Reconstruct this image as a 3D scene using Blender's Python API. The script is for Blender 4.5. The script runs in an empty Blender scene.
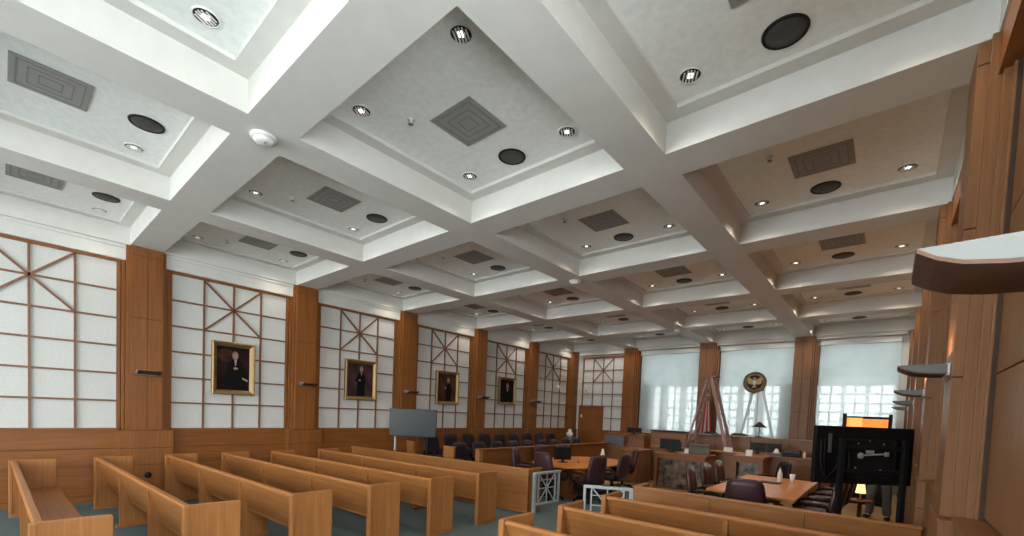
import bpy, math, random
from mathutils import Vector, Matrix
random.seed(7)
PI = math.pi
COL = bpy.context.scene.collection
S = 2.91678           # pilaster / coffer bay spacing
HW = 0.236            # half width of a pilaster shaft and of a cross beam
H = 4.59              # underside of the ceiling beams
RX = 10.78            # face of the right-hand pilasters
FY = 14.42            # face of the window-wall pilasters
BX = ((2.306, 2.789), (5.219, 5.705), (8.099, 8.561))   # the three long beams

# ------------------------------------------------------------------ materials
def new_mat(name):
    m = bpy.data.materials.new(name); m.use_nodes = True
    nt = m.node_tree; b = nt.nodes['Principled BSDF']
    return m, nt, b

def plain(name, col, rough=0.6, metal=0.0, spec=0.5, noise=0.0, nscale=30.0, bump=0.0, emit=None, estr=0.0):
    m, nt, b = new_mat(name)
    b.inputs['Base Color'].default_value = (*col, 1)
    b.inputs['Roughness'].default_value = rough
    b.inputs['Metallic'].default_value = metal
    b.inputs['Specular IOR Level'].default_value = spec
    if noise or bump:
        tc = nt.nodes.new('ShaderNodeTexCoord'); n = nt.nodes.new('ShaderNodeTexNoise')
        n.inputs['Scale'].default_value = nscale; n.inputs['Detail'].default_value = 5
        nt.links.new(tc.outputs['Object'], n.inputs['Vector'])
        if noise:
            r = nt.nodes.new('ShaderNodeValToRGB')
            r.color_ramp.elements[0].position = 0.3; r.color_ramp.elements[1].position = 0.7
            r.color_ramp.elements[0].color = (*[c * (1 - noise) for c in col], 1)
            r.color_ramp.elements[1].color = (*[min(1, c * (1 + noise)) for c in col], 1)
            nt.links.new(n.outputs['Fac'], r.inputs['Fac']); nt.links.new(r.outputs['Color'], b.inputs['Base Color'])
        if bump:
            bp = nt.nodes.new('ShaderNodeBump'); bp.inputs['Strength'].default_value = bump; bp.inputs['Distance'].default_value = 0.01
            nt.links.new(n.outputs['Fac'], bp.inputs['Height']); nt.links.new(bp.outputs['Normal'], b.inputs['Normal'])
    if emit:
        b.inputs['Emission Color'].default_value = (*emit, 1); b.inputs['Emission Strength'].default_value = estr
    return m

def wood(name, light, dark, axis, rough=0.42, fine=38.0, spec=0.3):
    """fine straight grain running along one object axis"""
    m, nt, b = new_mat(name)
    tc = nt.nodes.new('ShaderNodeTexCoord'); mp = nt.nodes.new('ShaderNodeMapping')
    sc = [fine, fine, fine]; sc['XYZ'.index(axis)] = fine * 0.035
    mp.inputs['Scale'].default_value = sc
    nt.links.new(tc.outputs['Object'], mp.inputs['Vector'])
    n = nt.nodes.new('ShaderNodeTexNoise'); n.inputs['Scale'].default_value = 1.0; n.inputs['Detail'].default_value = 6; n.inputs['Roughness'].default_value = 0.65
    nt.links.new(mp.outputs['Vector'], n.inputs['Vector'])
    mp2 = nt.nodes.new('ShaderNodeMapping'); s2 = [2.2, 2.2, 2.2]; s2['XYZ'.index(axis)] = 0.35
    mp2.inputs['Scale'].default_value = s2; nt.links.new(tc.outputs['Object'], mp2.inputs['Vector'])
    n2 = nt.nodes.new('ShaderNodeTexNoise'); n2.inputs['Scale'].default_value = 1.0; n2.inputs['Detail'].default_value = 3
    nt.links.new(mp2.outputs['Vector'], n2.inputs['Vector'])
    mx = nt.nodes.new('ShaderNodeMath'); mx.operation = 'MULTIPLY_ADD'; mx.inputs[1].default_value = 0.6
    nt.links.new(n.outputs['Fac'], mx.inputs[0])
    m2 = nt.nodes.new('ShaderNodeMath'); m2.operation = 'MULTIPLY'; m2.inputs[1].default_value = 0.4
    nt.links.new(n2.outputs['Fac'], m2.inputs[0]); nt.links.new(m2.outputs[0], mx.inputs[2])
    r = nt.nodes.new('ShaderNodeValToRGB')
    r.color_ramp.elements[0].position = 0.34; r.color_ramp.elements[1].position = 0.64
    r.color_ramp.elements[0].color = (*dark, 1); r.color_ramp.elements[1].color = (*light, 1)
    nt.links.new(mx.outputs[0], r.inputs['Fac']); nt.links.new(r.outputs['Color'], b.inputs['Base Color'])
    b.inputs['Roughness'].default_value = rough; b.inputs['Specular IOR Level'].default_value = spec
    return m

OAK_L, OAK_D = (0.43, 0.180, 0.056), (0.26, 0.098, 0.026)
WAL_L, WAL_D = (0.30, 0.112, 0.029), (0.18, 0.061, 0.014)
M = dict(
    oak_x=wood('oak_grain_x', OAK_L, OAK_D, 'X'), oak_y=wood('oak_grain_y', OAK_L, OAK_D, 'Y'), oak_z=wood('oak_grain_z', OAK_L, OAK_D, 'Z'),
    wall_z=wood('panelling_z', WAL_L, WAL_D, 'Z', 0.42), wall_x=wood('panelling_x', WAL_L, WAL_D, 'X', 0.42), wall_y=wood('panelling_y', WAL_L, WAL_D, 'Y', 0.42),
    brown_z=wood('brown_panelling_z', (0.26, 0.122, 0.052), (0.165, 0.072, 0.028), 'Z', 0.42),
    bench_x=wood('bench_x', (0.30, 0.145, 0.072), (0.19, 0.085, 0.038), 'X', 0.4), bench_z=wood('bench_z', (0.30, 0.145, 0.072), (0.19, 0.085, 0.038), 'Z', 0.4),
    seal_tan=plain('seal_tan', (0.36, 0.30, 0.21), 0.5, 0.2, noise=0.25, nscale=40),
    sconce_grey=plain('sconce_metal', (0.14, 0.145, 0.14), 0.5, 0.2),
    sconce_wood=plain('sconce_wood', (0.075, 0.030, 0.013), 0.5, noise=0.2, nscale=20),
    lattice=plain('lattice_wood', (0.20, 0.085, 0.038), 0.45, noise=0.2, nscale=20),
    groove=plain('groove_dark', (0.045, 0.018, 0.008), 0.7),
    table=wood('table_top', (0.72, 0.27, 0.06), (0.55, 0.185, 0.036), 'Y', 0.28, 20, spec=0.3),
    plaster=plain('ceiling_plaster', (0.66, 0.655, 0.62), 0.85, noise=0.03, nscale=6),
    tile=plain('ceiling_board', (0.88, 0.91, 0.885), 0.85, noise=0.05, nscale=14, bump=0.05),
    fabric=plain('wall_fabric', (0.65, 0.655, 0.635), 0.95, noise=0.10, nscale=70, bump=0.15),
    carpet=plain('carpet', (0.115, 0.150, 0.150), 0.98, noise=0.22, nscale=90, bump=0.3, spec=0.1),
    tan=plain('tan_carpet', (0.30, 0.20, 0.10), 0.95, noise=0.15, nscale=90, bump=0.2, spec=0.1),
    vent=plain('vent_grey', (0.30, 0.30, 0.285), 0.6, noise=0.06, nscale=40),
    vent_dark=plain('vent_slot', (0.215, 0.215, 0.205), 0.7),
    speaker=plain('speaker_grille', (0.055, 0.052, 0.048), 0.55, noise=0.25, nscale=120),
    white=plain('white_plastic', (0.75, 0.75, 0.73), 0.4),
    chrome=plain('reflector_chrome', (0.85, 0.85, 0.85), 0.12, 1.0),
    steel=plain('brushed_steel', (0.26, 0.275, 0.27), 0.4, 0.75),
    alu=plain('painted_aluminium', (0.55, 0.62, 0.64), 0.35, 0.55),
    black=plain('black_plastic', (0.008, 0.008, 0.009), 0.5, spec=0.25),
    black_matte=plain('black_metal', (0.010, 0.010, 0.011), 0.6, spec=0.25),
    screen=plain('black_screen', (0.02, 0.025, 0.027), 0.16, spec=0.7),
    greyscreen=plain('grey_screen', (0.022, 0.030, 0.032), 0.34, spec=0.38),
    leather=plain('maroon_leather', (0.050, 0.018, 0.023), 0.42, spec=0.4, noise=0.25, nscale=9, bump=0.05),
    brown_leather=plain('brown_leather', (0.070, 0.026, 0.016), 0.34, noise=0.25, nscale=9, bump=0.05),
    dark_leather=plain('dark_leather', (0.014, 0.008, 0.011), 0.5, spec=0.3, noise=0.2, nscale=9),
    gold=plain('gilt', (0.30, 0.195, 0.085), 0.42, 0.6, noise=0.2, nscale=60, bump=0.2),
    canvas=plain('canvas_dark', (0.018, 0.008, 0.007), 0.7, spec=0.1, noise=0.5, nscale=3.2),
    canvas_red=plain('canvas_rose', (0.060, 0.030, 0.028), 0.7, spec=0.1, noise=0.45, nscale=3.0),
    canvas_brown=plain('canvas_brown', (0.075, 0.032, 0.018), 0.7, spec=0.1, noise=0.45, nscale=3.0),
    robe=plain('painted_robe', (0.006, 0.006, 0.007), 0.7, spec=0.1),
    flesh=plain('painted_flesh', (0.36, 0.22, 0.17), 0.7, spec=0.1),
    collar=plain('painted_collar', (0.34, 0.30, 0.28), 0.7, spec=0.1),
    hairp=plain('painted_hair', (0.16, 0.11, 0.09), 0.6),
    glow_wall=plain('painted_glow', (0.05, 0.022, 0.012), 0.7, spec=0.1, noise=0.6, nscale=6),
    marble=plain('smoked_panel', (0.15, 0.105, 0.08), 0.25, noise=0.95, nscale=6.5),
    card=plain('white_card', (0.78, 0.76, 0.73), 0.7),
    orange_cup=plain('orange_paper', (0.62, 0.22, 0.06), 0.6),
    bluegrey=plain('blue_grey', (0.10, 0.115, 0.14), 0.5),
    khaki=plain('khaki_grey', (0.115, 0.10, 0.075), 0.6),
    trousers=plain('grey_wool', (0.13, 0.135, 0.14), 0.9, noise=0.2, nscale=60),
    jacket=plain('dark_jacket', (0.025, 0.026, 0.03), 0.9),
    skin=plain('skin', (0.52, 0.30, 0.21), 0.55), hair=plain('hair', (0.04, 0.025, 0.017), 0.7),
    eye=plain('eye_white', (0.75, 0.73, 0.70), 0.3), lip=plain('lip', (0.40, 0.15, 0.12), 0.5),
    shoe=plain('black_shoe', (0.012, 0.012, 0.014), 0.25),
    red=plain('flag_red', (0.34, 0.025, 0.03), 0.8), flagwhite=plain('flag_white', (0.42, 0.39, 0.38), 0.8), flagblue=plain('flag_blue', (0.02, 0.03, 0.12), 0.8),
    ladder=plain('ladder_rail', (0.30, 0.165, 0.13), 0.45, noise=0.1, nscale=8),
    orange_a=plain('lit_amber', (0.9, 0.45, 0.12), 0.5, emit=(1.0, 0.42, 0.10), estr=0.75),
    orange_b=plain('lit_orange', (0.9, 0.30, 0.06), 0.5, emit=(1.0, 0.24, 0.035), estr=0.65),
    lampshade=plain('lit_shade', (0.9, 0.7, 0.4), 0.7, emit=(1.0, 0.66, 0.28), estr=0.9),
    bulb_on=plain('bulb_warm', (1, 0.9, 0.75), 0.4, emit=(1.0, 0.80, 0.52), estr=3.0),
    bulb_cool=plain('bulb_pale', (1, 1, 1), 0.4, emit=(1.0, 0.97, 0.9), estr=1.9),
    stone=plain('outer_render', (0.66, 0.70, 0.69), 0.8, noise=0.05, nscale=2),
    green_glass=plain('bottle_green', (0.10, 0.16, 0.09), 0.15, spec=0.8),
    foil=plain('bottle_white', (0.72, 0.72, 0.66), 0.4),
)

def shade_mat():
    m, nt, b = new_mat('screen_fabric')
    out = nt.nodes['Material Output']; nt.nodes.remove(b)
    d = nt.nodes.new('ShaderNodeBsdfDiffuse'); d.inputs['Color'].default_value = (0.56, 0.60, 0.60, 1)
    t = nt.nodes.new('ShaderNodeBsdfTranslucent'); t.inputs['Color'].default_value = (0.66, 0.69, 0.69, 1)
    tr = nt.nodes.new('ShaderNodeBsdfTransparent')
    tc = nt.nodes.new('ShaderNodeTexCoord'); n = nt.nodes.new('ShaderNodeTexNoise'); n.inputs['Scale'].default_value = 1.7; n.inputs['Detail'].default_value = 4
    nt.links.new(tc.outputs['Object'], n.inputs['Vector'])
    r = nt.nodes.new('ShaderNodeValToRGB'); r.color_ramp.elements[0].color = (0.46, 0.49, 0.495, 1); r.color_ramp.elements[1].color = (0.60, 0.63, 0.63, 1)
    r.color_ramp.elements[0].position = 0.35; r.color_ramp.elements[1].position = 0.65
    nt.links.new(n.outputs['Fac'], r.inputs['Fac']); nt.links.new(r.outputs['Color'], d.inputs['Color'])
    a1 = nt.nodes.new('ShaderNodeMixShader'); a1.inputs['Fac'].default_value = 0.45
    nt.links.new(d.outputs[0], a1.inputs[1]); nt.links.new(t.outputs[0], a1.inputs[2])
    a2 = nt.nodes.new('ShaderNodeMixShader'); a2.inputs['Fac'].default_value = 0.38
    nt.links.new(a1.outputs[0], a2.inputs[1]); nt.links.new(tr.outputs[0], a2.inputs[2])
    nt.links.new(a2.outputs[0], out.inputs['Surface'])
    return m
M['shade'] = shade_mat()
def glass_mat():
    m, nt, b = new_mat('window_glass')
    out = nt.nodes['Material Output']; nt.nodes.remove(b)
    g = nt.nodes.new('ShaderNodeBsdfGlossy'); g.inputs['Roughness'].default_value = 0.03
    tr = nt.nodes.new('ShaderNodeBsdfTransparent'); tr.inputs['Color'].default_value = (0.95, 0.97, 0.965, 1)
    a = nt.nodes.new('ShaderNodeMixShader'); a.inputs['Fac'].default_value = 0.06
    nt.links.new(tr.outputs[0], a.inputs[1]); nt.links.new(g.outputs[0], a.inputs[2]); nt.links.new(a.outputs[0], out.inputs['Surface'])
    return m
M['glass'] = glass_mat()
def frosted_mat():
    m, nt, b = new_mat('frosted_glass')
    out = nt.nodes['Material Output']; nt.nodes.remove(b)
    d = nt.nodes.new('ShaderNodeBsdfDiffuse'); d.inputs['Color'].default_value = (0.6, 0.66, 0.66, 1)
    t = nt.nodes.new('ShaderNodeBsdfTranslucent'); t.inputs['Color'].default_value = (0.54, 0.58, 0.585, 1)
    a = nt.nodes.new('ShaderNodeMixShader'); a.inputs['Fac'].default_value = 0.6
    nt.links.new(d.outputs[0], a.inputs[1]); nt.links.new(t.outputs[0], a.inputs[2]); nt.links.new(a.outputs[0], out.inputs['Surface'])
    return m
M['frosted'] = frosted_mat()

# ------------------------------------------------------------------ mesh helpers
class MB:
    def __init__(s): s.v, s.f, s.m, s.sm = [], [], [], []
    def add(s, vs, fs, mi=0, smooth=False):
        b = len(s.v); s.v += [tuple(p) for p in vs]
        for f in fs: s.f.append(tuple(b + i for i in f)); s.m.append(mi); s.sm.append(smooth)
        return s
    def box(s, x0, x1, y0, y1, z0, z1, mi=0):
        v = [(x0, y0, z0), (x1, y0, z0), (x1, y1, z0), (x0, y1, z0), (x0, y0, z1), (x1, y0, z1), (x1, y1, z1), (x0, y1, z1)]
        return s.add(v, [(0, 3, 2, 1), (4, 5, 6, 7), (0, 1, 5, 4), (1, 2, 6, 5), (2, 3, 7, 6), (3, 0, 4, 7)], mi)
    def prism(s, poly, a0, a1, fn, mi=0, smooth=False):
        """extrude a 2-D outline between a0 and a1; fn(u, v, a) -> xyz"""
        n = len(poly)
        vs = [fn(u, v, a0) for u, v in poly] + [fn(u, v, a1) for u, v in poly]
        s.add(vs, [tuple(range(n))[::-1], tuple(range(n, 2 * n))], mi)
        b = len(s.v) - 2 * n
        for i in range(n):
            j = (i + 1) % n; s.f.append((b + i, b + j, b + n + j, b + n + i)); s.m.append(mi); s.sm.append(smooth)
        return s
    def quad(s, a, b, c, d, mi=0): return s.add([a, b, c, d], [(0, 1, 2, 3)], mi)
    def lathe(s, prof, n=20, c=(0, 0, 0), mi=0, smooth=True, axis='Z'):
        vs, fs = [], []
        for r, z in prof:
            for k in range(n):
                a = 2 * PI * k / n; p = (r * math.cos(a), r * math.sin(a), z)
                if axis == 'Y': p = (p[0], p[2], p[1])
                if axis == 'X': p = (p[2], p[0], p[1])
                vs.append((c[0] + p[0], c[1] + p[1], c[2] + p[2]))
        for i in range(len(prof) - 1):
            for k in range(n):
                k2 = (k + 1) % n; fs.append((i * n + k, i * n + k2, (i + 1) * n + k2, (i + 1) * n + k))
        s.add(vs, fs, mi, smooth)
        b = len(s.v) - len(vs)
        for i, fl in ((0, True), (len(prof) - 1, False)):
            if prof[i][0] > 1e-5:
                r_ = [b + i * n + k for k in range(n)]
                s.f.append(tuple(r_[::-1] if fl else r_)); s.m.append(mi); s.sm.append(False)
        return s
    def tube(s, pts, r, n=8, mi=0, closed=False):
        P = [Vector(p) for p in pts]; rr = r if isinstance(r, (list, tuple)) else [r] * len(P)
        vs, fs = [], []; prev = None; m = len(P)
        for i, p in enumerate(P):
            t = (P[(i + 1) % m] - P[i - 1]) if closed else (P[min(i + 1, m - 1)] - P[max(i - 1, 0)])
            t.normalize()
            if prev is None:
                up = Vector((0, 0, 1)) if abs(t.z) < 0.9 else Vector((1, 0, 0))
                a = t.cross(up).normalized()
            else:
                a = (prev - t * prev.dot(t)).normalized()
            prev = a; b2 = t.cross(a)
            for k in range(n):
                w = 2 * PI * k / n; vs.append(p + (a * math.cos(w) + b2 * math.sin(w)) * rr[i])
        for i in range(m if closed else m - 1):
            j = (i + 1) % m
            for k in range(n):
                k2 = (k + 1) % n; fs.append((i * n + k, i * n + k2, j * n + k2, j * n + k))
        if not closed: fs += [tuple(range(n))[::-1], tuple(range((m - 1) * n, m * n))]
        return s.add(vs, fs, mi, True)
    def bar(s, p, q, w, d, mi=0, up=(0, 0, 1)):
        """rectangular bar from p to q, w across, d along 'up'"""
        p, q = Vector(p), Vector(q); t = (q - p).normalized(); u = Vector(up)
        if abs(t.dot(u)) > 0.95: u = Vector((1, 0, 0))
        a = t.cross(u).normalized() * w / 2; b = a.cross(t).normalized() * d / 2
        v = [p - a - b, p + a - b, p + a + b, p - a + b, q - a - b, q + a - b, q + a + b, q - a + b]
        return s.add(v, [(0, 3, 2, 1), (4, 5, 6, 7), (0, 1, 5, 4), (1, 2, 6, 5), (2, 3, 7, 6), (3, 0, 4, 7)], mi)
    def cushion(s, w, h, t, fn, nu=12, nv=12, pw=3.2, mi=0):
        """rounded slab: fn(u, v, n) places a point; u, v in metres about the middle, n through the thickness"""
        vs, fs = [], []; N = (nu + 1) * (nv + 1)
        for sd in (1, -1):
            for j in range(nv + 1):
                for i in range(nu + 1):
                    a = -1 + 2 * i / nu; b = -1 + 2 * j / nv
                    k = max(abs(a), abs(b)); e = (abs(a) ** pw + abs(b) ** pw) ** (1 / pw) if k > 0 else 1
                    q = k / e if e > 0 else 1
                    e2 = k
                    n_ = math.sqrt(max(0.0, 1 - e2 ** 5))
                    vs.append(fn(a * q * w / 2, b * q * h / 2, sd * n_ * t / 2))
        for j in range(nv):
            for i in range(nu):
                a = j * (nu + 1) + i
                fs.append((a, a + 1, a + nu + 2, a + nu + 1)); fs.append((N + a, N + a + nu + 1, N + a + nu + 2, N + a + 1))
        return s.add(vs, fs, mi, True)

def obj(name, mb, mats, parent=None, loc=(0, 0, 0), bev=0.0, weld=False, rotz=0.0):
    me = bpy.data.meshes.new(name); me.from_pydata(mb.v, [], mb.f)
    for i, p in enumerate(me.polygons): p.material_index = mb.m[i]; p.use_smooth = mb.sm[i]
    for m in (mats if isinstance(mats, (list, tuple)) else [mats]): me.materials.append(M[m] if isinstance(m, str) else m)
    if weld:
        import bmesh
        b = bmesh.new(); b.from_mesh(me); bmesh.ops.remove_doubles(b, verts=b.verts, dist=1e-5); bmesh.ops.recalc_face_normals(b, faces=b.faces); b.to_mesh(me); b.free()
    me.update()
    o = bpy.data.objects.new(name, me); COL.objects.link(o); o.location = loc; o.rotation_euler = (0, 0, rotz)
    if parent: o.parent = parent
    if bev:
        bm = o.modifiers.new('edge', 'BEVEL'); bm.width = bev; bm.segments = 2; bm.limit_method = 'ANGLE'; bm.angle_limit = 0.6
    return o

def tag(o, label=None, cat=None, group=None, kind=None):
    if label: o['label'] = label
    if cat: o['category'] = cat
    if group: o['group'] = group
    if kind: o['kind'] = kind
    return o
def thing(name, label, cat, loc=(0, 0, 0), rotz=0.0, group=None, kind=None):
    o = bpy.data.objects.new(name, None); COL.objects.link(o); o.empty_display_size = 0.1
    o.location = loc; o.rotation_euler = (0, 0, rotz)
    return tag(o, label, cat, group, kind)
def dup(root, loc, rotz=0.0, label=None, group=None):
    def cp(o, par):
        c = o.copy(); COL.objects.link(c)
        if par: c.parent = par
        for ch in kids.get(o, []): cp(ch, c)
        return c
    kids = {}
    for o in list(COL.objects):
        if o.parent: kids.setdefault(o.parent, []).append(o)
    r = cp(root, None); r.location = loc; r.rotation_euler = (0, 0, rotz)
    if label: r['label'] = label
    if group: r['group'] = group
    return r
def struct(name, mb, mats, label=None, cat=None, bev=0.0, parent=None, weld=False):
    o = obj(name, mb, mats, parent, bev=bev, weld=weld)
    if not parent: tag(o, label, cat, None, 'structure')
    return o
ORD = ('first', 'second', 'third', 'fourth', 'fifth', 'sixth', 'seventh', 'eighth', 'ninth')

# ------------------------------------------------------------------ the room shell
BACK = -9.0
fl = MB(); fl.box(-0.5, 11.4, BACK - 0.4, 8.9, -0.1, 0)
struct('floor', fl, 'carpet', 'blue-green carpet under the pews and aisle', 'floor')
fl = MB(); fl.box(-0.5, 11.4, 8.9, 15.3, -0.1, 0.0)
struct('floor_well', fl, 'tan', 'tan carpet of the well before the judges bench', 'floor')

# ceiling: soffit grid with sunk coffers
ce = MB()
cols = [(-0.06, BX[0][0]), (BX[0][1], BX[1][0]), (BX[1][1], BX[2][0]), (BX[2][1], 10.87)]
bays = [((k - 1) * S + HW, k * S - HW + (0.07 if k == 5 else 0)) for k in range(-2, 6)]
xs = [-0.5] + [e for c in cols for e in c] + [11.5]
ys = [BACK - 0.4] + [e for b in bays for e in b] + [15.3]
for i in range(len(xs) - 1):
    for j in range(len(ys) - 1):
        x0, x1, y0, y1 = xs[i], xs[i + 1], ys[j], ys[j + 1]
        if i % 2 == 1 and j % 2 == 1:
            zf, zp, g = 4.90, 4.94, 0.16
            ring = [(x0, y0), (x1, y0), (x1, y1), (x0, y1)]
            inn = [(x0 + g, y0 + g), (x1 - g, y0 + g), (x1 - g, y1 - g), (x0 + g, y1 - g)]
            for a in range(4):
                p, q = ring[a], ring[(a + 1) % 4]; pi, qi = inn[a], inn[(a + 1) % 4]
                ce.quad((*p, H), (*q, H), (*q, zf), (*p, zf))
                ce.quad((*p, zf), (*q, zf), (*qi, zf), (*pi, zf))
                ce.quad((*pi, zf), (*qi, zf), (*qi, zp), (*pi, zp))
            ce.quad(*[(*p, zp) for p in inn], 1)
        else:
            ce.quad((x0, y0, H), (x0, y1, H), (x1, y1, H), (x1, y0, H))
# a closed back so daylight cannot leak in from above
ce.box(-0.6, 11.6, BACK - 0.5, 15.4, 5.1, 5.2)
struct('ceiling', ce, ['plaster', 'tile'], 'white plaster coffered ceiling with deep square beams', 'ceiling')

# wall builder: (u along wall, d out of the pilaster face plane, z) -> world
def W_left(u, d, z): return (d, u, z)
def W_front(u, d, z): return (u, FY - d, z)
def W_right(u, d, z): return (RX - d, u, z)
def wbox(mb, Wf, u0, u1, d0, d1, z0, z1, mi=0):
    p, q = Wf(u0, d0, z0), Wf(u1, d1, z1)
    mb.box(min(p[0], q[0]), max(p[0], q[0]), min(p[1], q[1]), max(p[1], q[1]), z0, z1, mi)

WZ = 1.26
def pilaster(Wf, uc, label, right_only=False, left_only=False):
    """shaft with two stepped mouldings each side and a plinth; joints are real gaps over a dark core"""
    mb = MB(); pl_ = 0.018 if Wf is W_right else 0.06
    wbox(mb, Wf, uc - HW + 0.01, uc + HW - 0.01, -0.30, -0.006, WZ, H, 1)          # dark core seen in the joints
    zs = [WZ, 2.27, 3.31, 4.43, H]
    for a, b in zip(zs[:-1], zs[1:]):
        for u0, u1 in ((uc - HW, uc + 0.004), (uc + 0.012, uc + HW)):
            wbox(mb, Wf, u0, u1, -0.10, 0.0, a + 0.005, b - 0.003)
    for sd in ((1,) if Wf is W_front else (-1, 1)):
        for k, (e0, e1, d) in enumerate(((HW, 0.288, -0.06), (0.294, 0.340, -0.12), (0.346, 0.392, -0.16))):
            a, b = sorted((uc + sd * e0, uc + sd * e1))
            wbox(mb, Wf, a, b, -0.30, d, WZ, H - (0.0 if k < 2 else 0.28))
        a, b = sorted((uc + sd * HW, uc + sd * 0.40)); wbox(mb, Wf, a, b, -0.30, -0.175, WZ, H - 0.28, 1)
    for a, b in ((0.0, 0.10), (0.106, 0.62), (0.628, 0.93), (0.938, WZ)):
        wbox(mb, Wf, uc - (0.395 if Wf is not W_front else 0.25), uc + 0.395, -0.30, pl_ + (0.012 if a == 0 else 0), a, b)
    wbox(mb, Wf, uc - (0.385 if Wf is not W_front else 0.24), uc + 0.385, -0.30, pl_ - 0.01, 0.0, WZ - 0.01, 1)
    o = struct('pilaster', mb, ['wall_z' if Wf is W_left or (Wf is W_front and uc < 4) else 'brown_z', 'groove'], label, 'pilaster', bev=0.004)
    return o

for k in range(-2, 6):
    if k < 0: lab = 'oak pilaster on the portrait wall behind the rearmost pew, %s' % ('toward the rear wall' if k == -2 else 'close to that pew')
    elif k == 5: lab = 'oak corner pilaster where the portrait wall meets the window wall'
    else: lab = f'oak pilaster with wedge sconce, {ORD[k]} along the portrait wall from the rear'
    pilaster(W_left, k * S, lab)
for x, l in ((2.548, 'between white lattice panel and first tall window'), (5.462, 'behind the stepladder and the flag'), (8.33, 'between the seal window and the sconce-wall window')):
    pilaster(W_front, x, 'brown wooden pilaster on the window wall ' + l)
for k in range(-2, 6):
    lab = ('oak pilaster of the sconce wall beside the rear wall', 'oak pilaster of the sconce wall behind the rearmost pew', 'oak pilaster of the sconce wall level with the rear pew', 'oak pilaster of the sconce wall at the end of the front rail pews',
           'oak pilaster of the sconce wall beside the large black television', 'oak pilaster of the sconce wall, second past the television',
           'oak pilaster of the sconce wall, third past the television', 'oak pilaster in the corner of sconce wall and window wall')[k + 2]
    pilaster(W_right, k * S, lab)

def wall_strip(Wf, u0, u1, dx, mb):
    """wainscot boards between two plinths"""
    for a, b in ((0.0, 0.10), (0.106, 0.62), (0.628, 0.93), (0.938, WZ)):
        wbox(mb, Wf, u0, u1, -0.35, dx + (0.012 if a == 0 else 0), a, b)
    wbox(mb, Wf, u0, u1, -0.35, dx - 0.012, 0, WZ - 0.01, 1)
    wbox(mb, Wf, u0, u1, -0.35, dx + 0.012, WZ, WZ + 0.035)

# portrait wall (left)
wl = MB()
wl.box(-0.50, -0.30, BACK - 0.4, 15.3, 0, 5.1)
for k in range(-2, 6):
    a, b = (k - 1) * S + HW, k * S - HW
    wl.box(-0.31, -0.10, a, b, 4.32, H + 0.02); wl.box(-0.31, -0.075, a, b, H - 0.06, H - 0.03)
wl.box(-0.31, -0.10, 5 * S + HW, 15.3, 4.32, H)
struct('wall_left', wl, 'plaster', 'plaster wall carrying the white lattice panels and portraits', 'wall')
tr = MB()
for k in range(-2, 6): wall_strip(W_left, (k - 1) * S + 0.39, k * S - 0.39, -0.06, tr)
struct('trim_1', tr, ['wall_y', 'groove'], 'oak wainscot along the portrait wall', 'wainscot', bev=0.003)

def wall_panel(Wf, u0, u1, z0, z1, label, cut=None):
    root = thing('wall_panel', label, 'wall panel', Wf((u0 + u1) / 2, -0.16, z0), 0, None, 'structure')
    o0 = Vector(root.location)
    def put(name, mb, mats, bev=0):
        mb.v = [tuple(Vector(v) - o0) for v in mb.v]; return obj(name, mb, mats, root, bev=bev)
    f = MB(); wbox(f, Wf, u0, u1, -0.29, -0.20, z0, z1); put('fabric_panel', f, 'fabric')
    fr = MB(); t = 0.05
    wbox(fr, Wf, u0 - t, u0, -0.29, -0.15, z0, z1 + t); wbox(fr, Wf, u1, u1 + t, -0.29, -0.15, z0, z1 + t)
    wbox(fr, Wf, u0, u1, -0.29, -0.15, z1, z1 + t); wbox(fr, Wf, u0 - t, u1 + t, -0.29, -0.165, z1 + t, z1 + t + 0.025)
    put('frame', fr, 'wall_z', 0.003)
    la = MB(); b = 0.016
    us = [u0 + (u1 - u0) * i / 4 for i in range(5)]; zz = [z0 + (z1 - z0) * i / 6 for i in range(7)]
    for u in us[1:4]: wbox(la, Wf, u - b, u + b, -0.21, -0.17, z0, z1)
    for z in zz[1:6]: wbox(la, Wf, u0, u1, -0.21, -0.172, z - b, z + b)
    c = Wf(us[2], -0.185, zz[5])
    for (u, z) in ((us[1], zz[6]), (us[3], zz[6]), (us[1], zz[4]), (us[3], zz[4])):
        p = Wf(u, -0.185, z); nrm = Vector(Wf(0, 1, 0)) - Vector(Wf(0, 0, 0))
        la.bar(c, p, 0.034, 0.03, up=nrm)
    put('lattice', la, 'lattice')
    return root
for k in range(6):
    lab = ('behind the rearmost pew', 'behind the large portrait of a pale-faced robed figure', 'behind the rose-toned portrait', 'behind the brown portrait of a figure turned aside',
           'behind the small dark portrait', 'beside the corner, without a portrait')[k]
    wall_panel(W_left, (k - 1) * S + 0.40, k * S - 0.40, WZ + 0.035, 4.27, 'white fabric wall panel with wooden lattice ' + lab)

# window wall (front)
WIN = ((2.96, 5.21), (5.87, 8.08), (8.74, 10.62))
wf = MB()
def fbox(x0, x1, z0, z1, y0=14.78, y1=15.3): wf.box(x0, x1, y0, y1, z0, z1)
fbox(-0.5, WIN[0][0], 0, 5.1); fbox(WIN[0][1], WIN[1][0], 0, 5.1); fbox(WIN[1][1], WIN[2][0], 0, 5.1); fbox(WIN[2][1], 11.6, 0, 5.1)
for a, b in WIN: fbox(a, b, 0, 1.25); fbox(a, b, 4.40, 5.1)
for i, (a, b) in enumerate(((0.3, 2.2), *WIN)): wf.box(a - 0.1, b + 0.1, 14.50, 14.80, 4.42 if i == 0 else 4.50, H)
struct('wall_front', wf, 'plaster', 'wall behind the bench holding three tall shaded windows', 'wall')
tr = MB()
for a, b in ((0.35, 2.31), (2.94, 5.22), (5.86, 8.09), (8.73, 10.6)): wall_strip(W_front, a, b, -0.08, tr)
struct('trim_2', tr, ['wall_x', 'groove'], 'brown wainscot along the window wall', 'wainscot', bev=0.003)
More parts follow.
